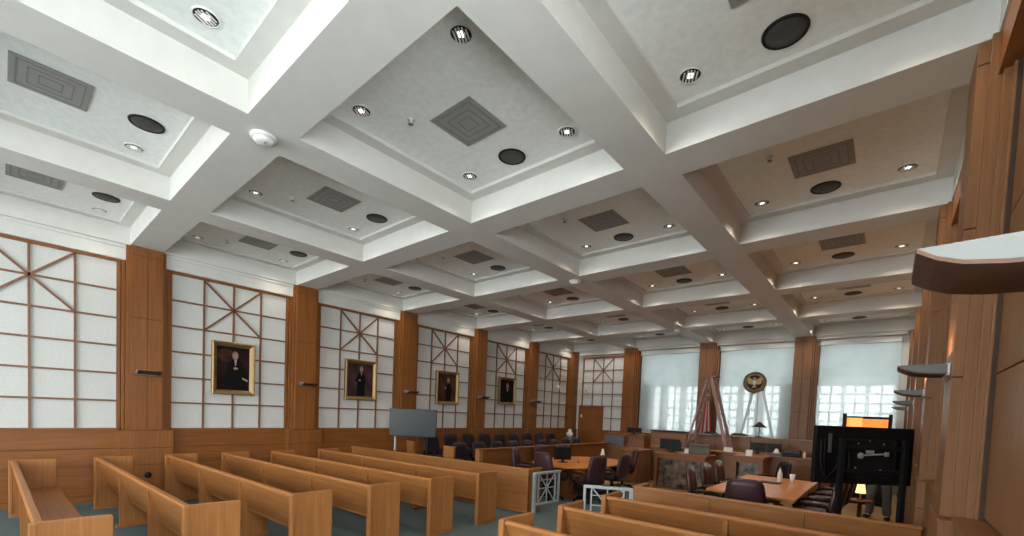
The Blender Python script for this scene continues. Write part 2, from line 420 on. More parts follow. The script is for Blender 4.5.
wall_panel(W_front, 0.40, 2.25, WZ + 0.035, 4.27, 'white fabric wall panel with wooden lattice on the window wall above the plain door')

for i, (a, b) in enumerate(WIN):
    lab = ('tall multi-pane window beside the lattice panel, behind a roller shade', 'tall multi-pane window behind the round seal', 'tall multi-pane window behind the large black television')[i]
    w = thing('window_%d' % (i + 1), lab, 'window', ((a + b) / 2, 15.0, 1.25), 0, None, 'structure')
    n = 3; cw = (b - a) / n
    fr = MB(); mu = MB(); gl = MB(); ox = (a + b) / 2
    # solid spandrel panel above the casements, posts between them
    fr.box(a - ox, b - ox, -0.06, 0.06, 1.86, 1.92); fr.box(a - ox, b - ox, -0.06, 0.06, 3.10, 3.15)
    fr.box(a - ox, b - ox, -0.06, 0.06, 0, 0.20)
    lights = (((.22, .32), (.46, .66), (.75, .95)), ((.03, .25), (.34, .50), (.63, .82)), ((.03, .30), (.36, .61), (.67, .95)))[i]
    edges = [0.0] + [e for l in lights for e in l] + [1.0]
    for q in range(0, 8, 2): fr.box(a + edges[q] * (b - a) - ox, a + edges[q + 1] * (b - a) - ox, -0.06, 0.06, 0, 1.88)
    for l0, l1 in lights:
        x0, x1 = a + l0 * (b - a) - ox, a + l1 * (b - a) - ox
        if x1 - x0 > 0.25: mu.box((x0 + x1) / 2 - 0.028, (x0 + x1) / 2 + 0.028, -0.03, 0.03, 0.20, 1.88)
        for q in range(1, 6): z = 0.20 + q * 0.28; mu.box(x0, x1, -0.03, 0.03, z - 0.026, z + 0.026)
        gl.box(x0, x1, -0.004, 0.004, 0.20, 1.88)
    up_ = MB(); up_.box(a - ox, b - ox, -0.01, 0.01, 1.90, 3.15)
    obj('upper_light', up_, 'frosted', w)
    obj('window_frame', fr, 'stone', w); obj('muntins', mu, 'khaki', w); obj('window_pane', gl, 'glass', w)
    lab = ('pale blue-grey roller shade drawn over the window beside the lattice panel', 'pale blue-grey roller shade drawn down behind the round seal', 'pale blue-grey roller shade drawn down behind the black television')[i]
    s = thing('roller_shade', lab, 'roller shade', (ox, 14.68, 1.30), 0, 'roller shades on the window wall')
    hw = (b - a) / 2 - 0.01
    f = MB(); f.box(-hw, hw, -0.002, 0.002, 0.03, 3.05); obj('shade_cloth', f, 'shade', s)
    f = MB(); f.box(-hw, hw, -0.012, 0.012, 0.0, 0.035); obj('bottom_bar', f, 'alu', s, bev=0.004)
    f = MB(); f.box(-hw - 0.005, hw + 0.005, -0.06, 0.05, 3.02, 3.17); obj('cassette', f, 'white', s, bev=0.008)

d = thing('door_1', 'plain brown wooden door in the corner of the window wall', 'door', (0.86, 14.52, 0), 0, None, 'structure')
f = MB(); f.box(-0.50, 0.50, -0.03, 0.03, 0.01, 2.24); obj('door_leaf', f, 'wall_z', d, bev=0.004)
f = MB(); f.box(-0.56, -0.505, -0.06, 0.08, 0, 2.25); f.box(0.505, 0.56, -0.06, 0.08, 0, 2.25); f.box(-0.56, 0.56, -0.06, 0.08, 2.25, 2.30); obj('door_frame', f, 'wall_z', d, bev=0.004)
f = MB(); f.lathe([(0.0, -0.02), (0.028, -0.015), (0.03, 0.0), (0.012, 0.01), (0.012, 0.05)], 12, (0.42, -0.085, 1.02), axis='Y'); obj('door_knob', f, 'steel', d)
f = MB(); f.box(-0.45, -0.39, -0.05, -0.03, 1.78, 1.90); obj('keypad', f, 'white', d, bev=0.004)

# sconce wall (right) and rear wall with its windows
SW = (-1, 0)   # bays of the sconce wall given added windows, out of view, for fill light
wr = MB(); wr.box(RX + 0.30, 11.6, -0.24, 15.3, 0, 1.3); wr.box(RX + 0.30, 11.6, -0.24, 15.3, 4.3, 5.1); wr.box(RX + 0.30, 11.6, -0.24, 15.3, 1.3, 4.3); wr.box(RX + 0.30, 11.6, BACK - 0.4, -0.24, 0, 1.3); wr.box(RX + 0.30, 11.6, BACK - 0.4, -0.24, 4.3, 5.1)
for k in (-2, -1): wr.box(RX + 0.30, 11.6, k * S - 0.4, k * S + 0.4, 1.3, 4.3)
wr.box(RX + 0.30, 11.6, BACK - 0.4, -2 * S - 0.4, 1.3, 4.3); wr.box(RX + 0.30, 11.6, -0.40, -0.24, 1.3, 4.3)
for k in range(-2, 6): wr.box(RX + 0.10, RX + 0.32, (k - 1) * S + HW, k * S - HW, 4.30, H)
struct('wall_right', wr, 'wall_z', 'wood-panelled wall carrying the row of wedge sconces', 'wall')
tr = MB()
for k in range(-2, 6):
    wall_strip(W_right, (k - 1) * S + 0.39, k * S - 0.39, -0.06, tr)
    for z0, z1 in () if k in SW else ((1.31, 2.27), (2.28, 3.31), (3.32, 4.30)):
        for q in range(2):
            u0 = (k - 1) * S + 0.40 + q * 1.06; wbox(tr, W_right, u0 + 0.004, u0 + 1.052, -0.35, -0.20, z0, z1)
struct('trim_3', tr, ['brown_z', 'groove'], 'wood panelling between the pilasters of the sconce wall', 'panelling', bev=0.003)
wb = MB()
BW = ((0.6, 2.6), (3.1, 5.3), (5.8, 8.1))
def bbox(x0, x1, z0, z1): wb.box(x0, x1, BACK - 0.4, BACK, z0, z1)
bbox(-0.5, 0.6, 0, 5.1); bbox(2.6, 3.1, 0, 5.1); bbox(5.3, 5.8, 0, 5.1); bbox(8.1, 11.6, 0, 5.1)
for a, b in BW: bbox(a, b, 0, 1.0); bbox(a, b, 4.3, 5.1)
struct('wall_back', wb, 'plaster', 'rear wall with three tall unshaded windows', 'wall')
for i, (a, b) in enumerate(BW):
    w = thing('window_%d' % (i + 4), 'tall rear wall window, %s from the portrait wall' % ORD[i], 'window', ((a + b) / 2, BACK - 0.2, 1.0), 0, None, 'structure')
    hw = (b - a) / 2; f = MB()
    for x in (-hw, -hw / 3, hw / 3, hw - 0.06): f.box(x, x + 0.06, -0.05, 0.05, 0, 3.3)
    for z in (0, 1.08, 2.16, 3.24): f.box(-hw, hw, -0.04, 0.04, z, z + 0.06)
    obj('window_frame', f, 'white', w)
    g = MB(); g.box(-hw, hw, -0.004, 0.004, 0, 3.3); obj('window_pane', g, 'glass', w)
for i, k in enumerate(SW):
    a, b = (k - 1) * S + 0.4, k * S - 0.4
    w = thing('window_%d' % (i + 7), 'added unseen window in the sconce wall, ' + ('well behind the rearmost wedge sconce', 'just behind the rearmost wedge sconce')[i], 'window', (RX + 0.42, (a + b) / 2, 1.3), PI / 2, None, 'structure')
    hw = (b - a) / 2; f = MB()
    for x in (-hw, -0.03, hw - 0.06): f.box(x, x + 0.06, -0.05, 0.05, 0, 3.0)
    for z in (0, 0.98, 1.96, 2.94): f.box(-hw, hw, -0.04, 0.04, z, z + 0.06)
    obj('window_frame', f, 'white', w)
    g = MB(); g.box(-hw, hw, -0.004, 0.004, 0, 3.0); obj('window_pane', g, 'glass', w)
# ------------------------------------------------------------------ ceiling fittings
def make_downlight(lamp):
    t = thing('recessed_downlight', 'x', 'ceiling light')
    f = MB(); f.lathe([(0.086, 0.0), (0.088, -0.010), (0.094, -0.012), (0.100, -0.006), (0.100, 0.0)], 28); obj('trim_ring', f, 'white', t)
    f = MB(); f.lathe([(0.0, -0.004), (0.087, -0.004)], 24, mi=0); obj('recess', f, 'black', t)
    f = MB()
    for k in range(-2, 3):
        x = k * 0.027; h = math.sqrt(max(0, 0.072 ** 2 - x * x)); f.bar((x, -h, -0.012), (x, h, -0.012), 0.012, 0.006)
    obj('louvre', f, 'white', t)
    f = MB(); f.lathe([(0.0, -0.0085), (0.030, -0.008), (0.034, -0.005)], 16); obj('bulb', f, lamp, t)
    return t
def make_vent():
    t = thing('air_vent', 'x', 'air vent'); f = MB()
    f.box(-0.30, 0.30, -0.28, 0.28, -0.012, -0.002); obj('vent_face', f, 'vent', t, bev=0.004)
    g = MB()
    for r in (0.09, 0.17, 0.25):
        w = r * 0.95
        for a, b, c, d in ((-r, r, -w, -w + 0.012), (-r, r, w - 0.012, w), (-r, -r + 0.012, -w, w), (r - 0.012, r, -w, w)): g.box(a, b, c, d, -0.0145, -0.011)
    obj('vent_slot', g, 'vent_dark', t)
    return t
def make_speaker():
    t = thing('ceiling_speaker', 'x', 'ceiling speaker'); f = MB()
    f.lathe([(0.0, -0.016), (0.06, -0.016), (0.14, -0.010), (0.142, -0.003)], 32); obj('grille', f, 'speaker', t)
    g = MB(); g.lathe([(0.142, -0.002), (0.146, -0.014), (0.160, -0.012), (0.165, -0.001)], 32); obj('rim', g, 'black_matte', t)
    return t
def make_sprinkler():
    t = thing('fire_sprinkler', 'x', 'sprinkler'); f = MB(); f.lathe([(0.038, -0.001), (0.036, -0.010), (0.012, -0.012), (0.010, -0.04), (0.0, -0.042)], 14); obj('escutcheon', f, 'white', t)
    g = MB(); g.lathe([(0.0, -0.056), (0.026, -0.056), (0.026, -0.052), (0.0, -0.052)], 12); g.tube([(-0.015, 0, -0.036), (-0.018, 0, -0.046), (0, 0, -0.054)], 0.003, 6); g.tube([(0.015, 0, -0.036), (0.018, 0, -0.046), (0, 0, -0.054)], 0.003, 6); obj('deflector', g, 'steel', t)
    return t
def park(o): o.location = (0, 0, -50); return o
protos = dict(dl_on=make_downlight('bulb_on'), dl=make_downlight('bulb_cool'), vent=make_vent(), spk=make_speaker(), spr=make_sprinkler())
used = set()
def place(key, loc, label, group, rotz=0.0):
    if key not in used:
        used.add(key); o = protos[key]; o.location = loc; o.rotation_euler = (0, 0, rotz); o['label'] = label; o['group'] = group; return o
    return dup(protos[key], loc, rotz, label, group)
ROW = ('rearmost row', 'second row from rear', 'third row from rear', 'fourth row from rear', 'fifth row from rear', 'row at window wall')
CF = ('portrait-wall coffer', 'second coffer from portrait wall', 'third coffer from portrait wall', 'sconce-wall coffer')
ZP = 4.94
for j, (y0, y1) in enumerate(bays[2:]):
    for i, (x0, x1) in enumerate(cols):
        cx, cy = (x0 + x1) / 2 - 0.02, (j - 0.5) * S
        where = f'{CF[i]}, {ROW[j]}'
        for sx in (-1, 1):
            for sy in (-1, 1):
                if sy < 0 and j > 2: continue
                if sx > 0 and i == 0 and j > 0: continue
                on = (i >= 2 and j >= 3) or (i == 3 and j == 2 and sx > 0 and False)
                side = 'bench end' if sy > 0 else 'rear end'
                side2 = 'portrait side' if sx < 0 else 'sconce side'
                place('dl_on' if on else 'dl', (cx + sx * 0.755, cy + sy * 0.775, ZP), f'downlight, {side} and {side2} of {where}', 'recessed ceiling downlights', rotz=0.5)
        place('vent', (cx, cy + 0.03, ZP), f'square grey air vent in {where}', 'ceiling air vents')
        place('spk', (cx - 0.03, cy + 0.775, ZP), f'round black ceiling speaker in {where}', 'ceiling speakers')
        if j < 4: place('spr', (cx - 0.45, cy - 0.38, ZP), f'small sprinkler head in {where}', 'sprinkler heads')
sd = thing('smoke_detector', 'round white smoke detector on the beam crossing nearest the rear wall', 'smoke detector', (5.44, 0.0, H), 0, 'smoke detectors on the long middle beam')
f = MB(); f.lathe([(0.125, 0.0), (0.125, -0.02), (0.10, -0.028)], 28); obj('mounting_base', f, 'white', sd)
f = MB(); f.lathe([(0.098, -0.026), (0.09, -0.055), (0.06, -0.07), (0.0, -0.072)], 28); obj('sensor_head', f, 'white', sd)
f = MB(); f.lathe([(0.0, -0.0735), (0.012, -0.0735), (0.012, -0.07)], 10, (0.04, 0, 0)); obj('indicator', f, 'vent_dark', sd)
dup(sd, (5.47, 2 * S, H), 0, 'round white smoke detector on the middle beam, second from the rear')
dup(sd, (5.44, 4 * S, H), 0, 'round white smoke detector on the middle beam, third from the rear')

# ------------------------------------------------------------------ pews
def make_pew(L, name_label, nb):
    t = thing('pew', name_label, 'pew')
    # slanted back: rear top edge at y=0, lower edge pushed forward
    fn = lambda u, v, a: (a, u, v)
    f = MB(); f.prism([(0.006, 0.815), (0.034, 0.815), (0.150, 0.405), (0.120, 0.395)], 0.05, L - 0.05, fn); obj('back_panel', f, 'oak_x', t, bev=0.003)
    f = MB(); f.prism([(0.112, 0.382), (0.160, 0.382), (0.160, 0.410), (0.112, 0.410)], 0.05, L - 0.05, fn); obj('lower_rail', f, 'oak_x', t, bev=0.006)
    f = MB(); f.prism([(-0.020, 0.805), (0.045, 0.805), (0.050, 0.835), (0.035, 0.852), (-0.012, 0.852), (-0.024, 0.835)], 0.04, L - 0.04, fn); obj('cap_rail', f, 'oak_x', t, bev=0.006)
    f = MB(); f.prism([(0.14, 0.415), (0.45, 0.445), (0.475, 0.435), (0.470, 0.405), (0.14, 0.385)], 0.05, L - 0.05, fn); obj('seat', f, 'oak_x', t, bev=0.006)
    ep = [(-0.03, 0.0), (0.45, 0.0), (0.45, 0.845), (0.44, 0.858), (-0.015, 0.866), (-0.034, 0.850)]
    for a0, a1 in ((0.0, 0.055), (L - 0.055, L)):
        f = MB(); f.prism(ep, a0, a1, fn); e = obj('end_panel', f, 'oak_z', t, bev=0.008)
        g = MB(); g.box(a0 - 0.008, a1 + 0.008, -0.042, 0.462, 0.0, 0.055); obj('base_shoe', g, 'oak_y', e, bev=0.006)
        g = MB(); g.box(a0 - 0.006, a1 + 0.006, -0.044, 0.004, 0.055, 0.86); obj('rear_stile', g, 'oak_z', e, bev=0.012)
    for k in range(1, nb):
        x = L * k / nb
        f = MB(); f.prism([(0.02, 0.0), (0.36, 0.0), (0.40, 0.39), (0.14, 0.39), (0.036, 0.80), (0.008, 0.80)], x - 0.026, x + 0.026, fn); e = obj('support', f, 'oak_z', t, bev=0.003)
        g = MB(); g.box(x - 0.035, x + 0.035, -0.02, 0.40, 0, 0.05); obj('support_foot', g, 'oak_y', e, bev=0.01)
    return t
PEWY = [-1.585, -0.60, 0.39, 1.37, 2.36, 3.35]
pl = make_pew(4.82, 'x', 3)
pewlab = ['oak pew of the portrait-wall block nearest the rear wall, seat showing', 'oak pew of the portrait-wall block, second from the rear wall', 'oak pew of the portrait-wall block, third from the rear wall',
          'oak pew of the portrait-wall block, fourth from the rear wall', 'oak pew of the portrait-wall block, fifth from the rear wall', 'oak pew of the portrait-wall block just behind the low partition']
for i, y in enumerate(PEWY):
    ang = math.radians((0.8, 1.6, 2.3, 3.5, 4.6, 4.4)[i]); loc = (5.44 - 4.82 * math.cos(ang), y - 4.82 * math.sin(ang), 0)
    if i == 0: pl.location = loc; pl.rotation_euler = (0, 0, ang); pl['label'] = pewlab[0]; pl['group'] = 'pews of the portrait-wall block'
    else: dup(pl, loc, ang, pewlab[i])
pr = make_pew(2.96, 'oak pew of the sconce-wall block nearest the rear wall', 2); pr['group'] = 'pews of the sconce-wall block'; pr.location = (7.69, 1.37, 0); pr.rotation_euler = (0, 0, 0.02)
dup(pr, (7.69, 2.36, 0), 0.025, 'oak pew of the sconce-wall block, middle of its three'); dup(pr, (7.69, 3.35, 0), 0.03, 'oak pew of the sconce-wall block just behind the low partition')

def partition(x0, x1, label, joints, ret, y, rz):
    L = x1 - x0; t = thing('bar_partition', label, 'partition', (x0, y, 0), rz, 'low oak partitions across the court')
    for a, b in zip([0] + joints, joints + [L]):
        f = MB(); f.box(a + 0.003, b - 0.003, -0.03, 0.03, 0.36, 0.80); obj('upper_panel', f, 'oak_x', t, bev=0.002)
        f = MB(); f.box(a + 0.003, b - 0.003, -0.03, 0.03, 0.06, 0.352); obj('lower_panel', f, 'oak_x', t, bev=0.002)
    f = MB(); f.box(0.003, L - 0.003, -0.022, 0.022, 0.02, 0.79); obj('core', f, 'groove', t)
    f = MB(); f.box(0, L, -0.045, 0.045, 0, 0.058); obj('plinth', f, 'oak_x', t, bev=0.004)
    f = MB(); f.box(-0.01, L + 0.01, -0.055, 0.055, 0.80, 0.835); obj('cap_rail', f, 'oak_x', t, bev=0.012)
    f = MB(); a = L - 0.06 if ret > 0 else 0.0; f.box(a, a + 0.06, 0.03, 0.42, 0, 0.80); f.box(a - 0.02, a + 0.07, 0.03, 0.44, 0.80, 0.832); obj('end_return', f, 'oak_y', t, bev=0.004)
partition(0.02, 5.44, 'low oak partition in front of the portrait-wall pews', [1.7, 3.4], 1, 4.69 - 5.42 * math.sin(0.10), 0.10)
partition(7.55, 10.80, 'low oak partition in front of the sconce-wall pews', [1.1, 2.2], -1, 4.60, 0.035)

def make_gate():
    """hinge at the origin, leaf along +x"""
    t = thing('metal_gate', 'x', 'gate'); L, z0, z1 = 0.74, 0.14, 0.77
    f = MB(); f.box(-0.03, 0.03, -0.03, 0.03, 0.0, z1); obj('hinge_post', f, 'alu', t, bev=0.004)
    f = MB(); f.box(0.03, L, -0.045, 0.045, z1 - 0.04, z1); f.box(0.03, L, -0.02, 0.02, z0, z0 + 0.04); f.box(L - 0.04, L, -0.02, 0.02, z0 + 0.04, z1 - 0.04); f.box(0.10, 0.125, -0.015, 0.015, z0 + 0.04, z1 - 0.04); f.box(L - 0.14, L - 0.115, -0.015, 0.015, z0 + 0.04, z1 - 0.04); obj('gate_frame', f, 'alu', t, bev=0.003)
    g = MB(); a0, a1, b0, b1 = 0.125, L - 0.14, z0 + 0.04, z1 - 0.04; c = ((a0 + a1) / 2, 0, (b0 + b1) / 2)
    for p in ((a0, b0), (a1, b0), (a0, b1), (a1, b1), (c[0], b0), (c[0], b1), (a0, c[2]), (a1, c[2])): g.bar(c, (p[0], 0, p[1]), 0.018, 0.018, up=(0, 1, 0))
    g.bar((a0, 0, c[2] + 0.16), (a1, 0, c[2] + 0.16), 0.015, 0.015)
    obj('lattice', g, 'alu', t)
    return t
g1 = make_gate(); g1['label'] = 'silver lattice gate hinged to the portrait-wall partition, swung toward the oval table'; g1['group'] = 'metal gates of the centre aisle'
g1.location = (5.50, 4.74, 0); g1.rotation_euler = (0, 0, math.radians(86))
dup(g1, (7.47, 4.66, 0), math.radians(207), 'silver lattice gate hinged to the sconce-wall partition, swung toward the pews')

# ------------------------------------------------------------------ portraits
def portrait(y, z, w, h, label, bg, pose):
    t = thing('framed_portrait', label, 'portrait', (-0.165, y, z), 0, 'gilt framed portraits on the lattice wall'); fw = 0.095
    f = MB(); prof = [(0.0, 0.0), (0.075, 0.0), (0.09, 0.02), (0.078, 0.05), (0.045, 0.075), (0.03, fw), (0.0, fw)]  # (out of wall, inward)
    cs = [(-w / 2, -h / 2, 1, 1), (w / 2, -h / 2, -1, 1), (w / 2, h / 2, -1, -1), (-w / 2, h / 2, 1, -1)]
    n = len(prof); vs = [(d, cy + sx * i, cz + sz * i) for cy, cz, sx, sz in cs for d, i in prof]
    fs = [(a * n + k, ((a + 1) % 4) * n + k, ((a + 1) % 4) * n + (k + 1) % n, a * n + (k + 1) % n) for a in range(4) for k in range(n)]
    f.add(vs, fs); obj('gilt_frame', f, 'gold', t, weld=True)
    f = MB(); f.box(0.0, 0.022, -w / 2 + 0.03, w / 2 - 0.03, -h / 2 + 0.03, h / 2 - 0.03); cv = obj('canvas', f, bg, t)
    p = MB(); k = h / 1.08
    def ell(cy, cz, ry, rz, d, mi, n=16): p.add([(0.022 + d, (cy + ry * math.cos(2 * PI * i / n)) * k, (cz + rz * math.sin(2 * PI * i / n)) * k) for i in range(n)], [tuple(range(n))], mi)
    def pol(pts, d, mi): p.add([(0.022 + d, a * k, b * k) for a, b in pts], [tuple(range(len(pts)))], mi)
    if pose == 0:
        ell(-0.14, 0.27, 0.15, 0.14, 0.001, 4)
        pol([(-0.18, -0.42), (0.26, -0.42), (0.25, -0.20), (0.17, 0.12), (0.08, 0.19), (-0.02, 0.18), (-0.10, 0.10), (-0.13, -0.10)], 0.002, 0)
        ell(0.03, 0.28, 0.062, 0.085, 0.003, 3); ell(0.035, 0.262, 0.050, 0.072, 0.004, 1)
        pol([(0.012, 0.19), (0.062, 0.19), (0.05, 0.10), (0.034, 0.05)], 0.004, 2); ell(0.04, 0.01, 0.045, 0.025, 0.005, 1); pol([(0.17, -0.17), (0.27, -0.22), (0.26, -0.25), (0.16, -0.20)], 0.004, 2)
    elif pose == 1:
        pol([(-0.12, -0.42), (0.14, -0.42), (0.13, -0.15), (0.15, 0.05), (0.09, 0.19), (-0.05, 0.19), (-0.13, 0.06), (-0.09, -0.08)], 0.002, 0)
        pol([(-0.17, 0.02), (-0.12, -0.06), (0.0, -0.06), (0.0, 0.0), (-0.09, 0.05)], 0.003, 0)
        ell(0.02, 0.31, 0.055, 0.075, 0.003, 3); ell(0.02, 0.29, 0.043, 0.065, 0.004, 1); pol([(0.0, 0.21), (0.04, 0.21), (0.02, 0.11)], 0.004, 2); ell(-0.03, -0.005, 0.04, 0.022, 0.005, 1)
    elif pose == 2:
        pol([(-0.16, -0.10), (-0.10, 0.14), (-0.02, 0.10), (-0.06, -0.14)], 0.002, 4)
        pol([(-0.05, -0.42), (0.17, -0.42), (0.20, -0.10), (0.15, 0.12), (0.06, 0.16), (-0.02, 0.06), (-0.06, -0.10)], 0.003, 0)
        ell(0.05, 0.26, 0.06, 0.085, 0.003, 3); ell(0.045, 0.24, 0.047, 0.07, 0.004, 1); ell(-0.07, 0.0, 0.03, 0.045, 0.004, 1)
    else:
        pol([(-0.24, -0.40), (0.26, -0.40), (0.24, -0.05), (0.13, 0.10), (-0.07, 0.10), (-0.20, -0.05)], 0.002, 0)
        ell(0.03, 0.22, 0.075, 0.11, 0.003, 3); ell(0.03, 0.20, 0.062, 0.092, 0.004, 1); pol([(-0.02, 0.10), (0.09, 0.10), (0.035, -0.04)], 0.004, 2)
    obj('painted_figure', p, ['robe', 'flesh', 'collar', 'hairp', 'glow_wall'], cv)
portrait(1.455, 2.55, 0.80, 1.10, 'gilt framed portrait of a seated robed figure beside an amber glow', 'canvas', 0)
portrait(4.41, 2.55, 0.90, 1.05, 'gilt framed portrait of a standing black-robed figure on rose ground', 'canvas_red', 1)
portrait(7.39, 2.55, 0.92, 1.04, 'gilt framed portrait of a dark figure turned aside on brown ground', 'canvas_brown', 2)
portrait(10.24, 2.63, 0.92, 0.99, 'gilt framed portrait of a dark figure with large pale face', 'canvas', 3)

# ------------------------------------------------------------------ wedge sconces
def make_sconce():
    """projects along +x from the pilaster face"""
    t = thing('wall_sconce', 'x', 'sconce'); fn = lambda u, v, a: (u, a, v)
    lo = [(0.29, 0.060), (0.25, 0.034), (0.20, 0.015), (0.12, 0.003), (0.02, 0.0)]
    f = MB(); f.prism([(0.02, 0.010)] + [(u, v + 0.010) for u, v in lo[::-1]][1:] + [(0.292, 0.0715), (0.02, 0.078)], -0.165, 0.165, fn); obj('metal_body', f, 'sconce_grey', t)
    f = MB(); f.prism(lo[::-1] + [(u, v + 0.011) for u, v in lo], -0.168, 0.168, fn); obj('curved_underside', f, 'sconce_wood', t)
    f = MB(); f.box(0.0, 0.022, -0.15, 0.15, -0.005, 0.085); obj('back_plate', f, 'white', t, bev=0.003)
    return t
sc = make_sconce(); sc['group'] = 'wedge wall sconces'
sl = ['steel-and-wood wedge sconce on the %s pilaster of the portrait wall from the rear' % ORD[k] for k in range(5)]
for k in range(5):
    if k == 0: sc.location = (0.002, 0, 2.285); sc['label'] = sl[0]
    else: dup(sc, (0.002, k * S, 2.285), 0, sl[k])
sr = ['large steel wedge sconce closest to the rear, high on the sconce wall', 'steel wedge sconce above the end of the front rail pews', 'steel wedge sconce on the pilaster beside the black television', 'steel wedge sconce on the second pilaster past the television', 'steel wedge sconce on the pilaster nearest the window wall']
for k in range(5): dup(sc, (RX - 0.002, k * S, 2.30), PI, sr[k])
# ------------------------------------------------------------------ chairs
def make_chair(label, hide, pads):
    """swivel armchair facing +y, floor at z=0"""
    t = thing('swivel_armchair', label, 'chair')
    f = MB()
    for k in range(5):
        a = 2 * PI * k / 5 + 0.3; c, s_ = math.cos(a), math.sin(a)
        f.bar((0.03 * c, 0.03 * s_, 0.085), (0.29 * c, 0.29 * s_, 0.062), 0.045, 0.03)
        f.lathe([(0.0, -0.018), (0.026, -0.018), (0.03, 0.0), (0.026, 0.018), (0.0, 0.018)], 10, (0.29 * c, 0.29 * s_, 0.031), axis='X')
    obj('star_base', f, 'black', t)
    f = MB(); f.lathe([(0.045, 0.07), (0.045, 0.11), (0.028, 0.12), (0.028, 0.36), (0.09, 0.37), (0.09, 0.39)], 14); obj('column', f, 'black_matte', t)
    f = MB(); f.cushion(0.54, 0.53, 0.15, lambda u, v, n: (u, v + 0.01, 0.445 + n + 0.02 * (v / 0.26) ** 2 * (1 if v > 0 else 0.3) + 0.03 * (u / 0.27) ** 2)); obj('seat', f, hide, t, weld=True)
    f = MB(); f.cushion(0.56, 0.64, 0.11, lambda u, v, n: (u * (1 - 0.10 * max(0, v) / 0.32), -0.24 - 0.10 * (v + 0.32) / 0.64 + n + 0.34 * u * u, 0.735 + v), pw=5.5); obj('backrest', f, hide, t, weld=True)
    for sx in (-1, 1):
        f = MB(); x = sx * 0.30
        f.tube([(x * 0.9, -0.20, 0.42), (x, -0.22, 0.52), (x, -0.20, 0.632), (x, 0.0, 0.645), (x, 0.18, 0.640), (x, 0.235, 0.60), (x * 0.98, 0.20, 0.50), (x * 0.88, 0.14, 0.42)], 0.020, 8)
        a = obj('armrest', f, 'black_matte', t)
        f = MB(); f.cushion(0.075, 0.30, 0.035, lambda u, v, n, x=x: (x + u, v - 0.01, 0.668 + n), 6, 8); obj('arm_pad', f, pads, a, weld=True)
    return t
cm = make_chair('x', 'leather', 'brown_leather'); cb = make_chair('x', 'brown_leather', 'brown_leather'); cd = make_chair('x', 'dark_leather', 'dark_leather')
proto_used = set()
def chair(proto, x, y, face, label, group, z=0.0):
    rz = math.radians(face) - PI / 2
    if proto.name in proto_used: return dup(proto, (x, y, z), rz, label, group)
    proto_used.add(proto.name); proto.location = (x, y, z); proto.rotation_euler = (0, 0, rz); proto['label'] = label; proto['group'] = group; return proto
G1 = 'maroon armchairs around the oval table'
chair(cm, 4.86, 6.16, 86, 'maroon leather armchair at the pew end of the oval table, back to the gate', G1)
chair(cm, 3.98, 6.42, 25, 'maroon leather armchair on the jury side of the oval table, closest to the pews', G1)
chair(cm, 3.80, 7.55, 0, 'maroon leather armchair at the middle of the oval table, jury side', G1)
chair(cm, 3.86, 8.45, -12, 'maroon leather armchair on the jury side of the oval table, closest to the bench', G1)
chair(cm, 5.56, 6.55, 165, 'maroon leather armchair on the aisle side of the oval table, closest to the gates', G1)
chair(cm, 5.60, 7.60, 180, 'maroon leather armchair at the middle of the oval table, aisle side', G1)
chair(cm, 5.20, 8.95, 212, 'maroon leather armchair beyond the oval table, toward the clerk desks', G1)
G2 = 'armchairs around the rectangular table'
chair(cm, 8.90, 5.68, 92, 'broad maroon armchair with its back to the pews at the rectangular table', G2)
chair(cb, 8.10, 6.40, 8, 'brown leather armchair along the aisle side of rectangular table, closest to pews', G2)
chair(cb, 8.10, 7.25, 0, 'brown leather armchair midway along the aisle side of rectangular table', G2)
chair(cb, 8.10, 8.10, 0, 'brown leather armchair along the aisle side of rectangular table, closest to bench', G2)
chair(cb, 9.62, 6.75, 180, 'brown leather armchair at the television side of rectangular table, closest to pews', G2)
chair(cb, 9.66, 7.55, 180, 'brown leather armchair midway along the television side of the rectangular table', G2)
chair(cm, 9.70, 8.40, 180, 'maroon armchair at the television side of rectangular table, closest to bench', G2)
chair(cd, 8.50, 9.55, 215, 'dark leather armchair at the bench end of the rectangular table', G2)
for r in range(2):
    for k in range(9):
        lab = 'dark leather juror chair, %s row, %s from the pews' % (('rear raised', 'front')[r], ORD[k])
        chair(cd, (1.30, 2.45)[r], 5.90 + 0.70 * k, 0, lab, 'juror chairs behind the oak jury rail', (0.13, 0.0)[r])

# ------------------------------------------------------------------ jury box
f = MB(); f.box(0.08, 1.86, 5.46, 12.25, 0.0, 0.13)
struct('floor_platform', f, 'carpet', 'raised platform under the rear row of juror chairs', 'platform', bev=0.01)
t = thing('jury_rail', 'long oak jury rail panel facing the oval table', 'jury rail', (3.30, 5.40, 0), 0, 'oak panels of the jury box')
f = MB(); f.box(-0.03, 0.03, 0.10, 6.1, 0.05, 0.96); obj('panel', f, 'wall_y', t, bev=0.003)
f = MB(); f.box(-0.07, 0.07, 0.0, 0.12, 0, 0.965); obj('end_post', f, 'oak_z', t, bev=0.006)
f = MB(); f.box(-0.08, 0.08, -0.02, 6.12, 0.965, 1.0); obj('cap_rail', f, 'wall_y', t, bev=0.008)
f = MB(); f.box(-0.045, 0.045, 0.10, 6.1, 0, 0.05); obj('plinth', f, 'wall_y', t, bev=0.003)
for x0, x1, l in ((2.19, 2.56, 'short oak end panel between the two rows of juror chairs'), (0.50, 0.80, 'short oak end panel beside the grey television stand')):
    t = thing('jury_end_panel', l, 'jury rail', (x0, 5.50 if x0 < 1 else 5.36, 0), 0, 'oak panels of the jury box')
    f = MB(); f.box(0, x1 - x0, -0.03, 0.03, 0, 0.955); obj('panel', f, 'oak_z', t, bev=0.004)
    f = MB(); f.box(-0.015, x1 - x0 + 0.015, -0.045, 0.045, 0.955, 0.985); obj('cap_rail', f, 'oak_x', t, bev=0.006)

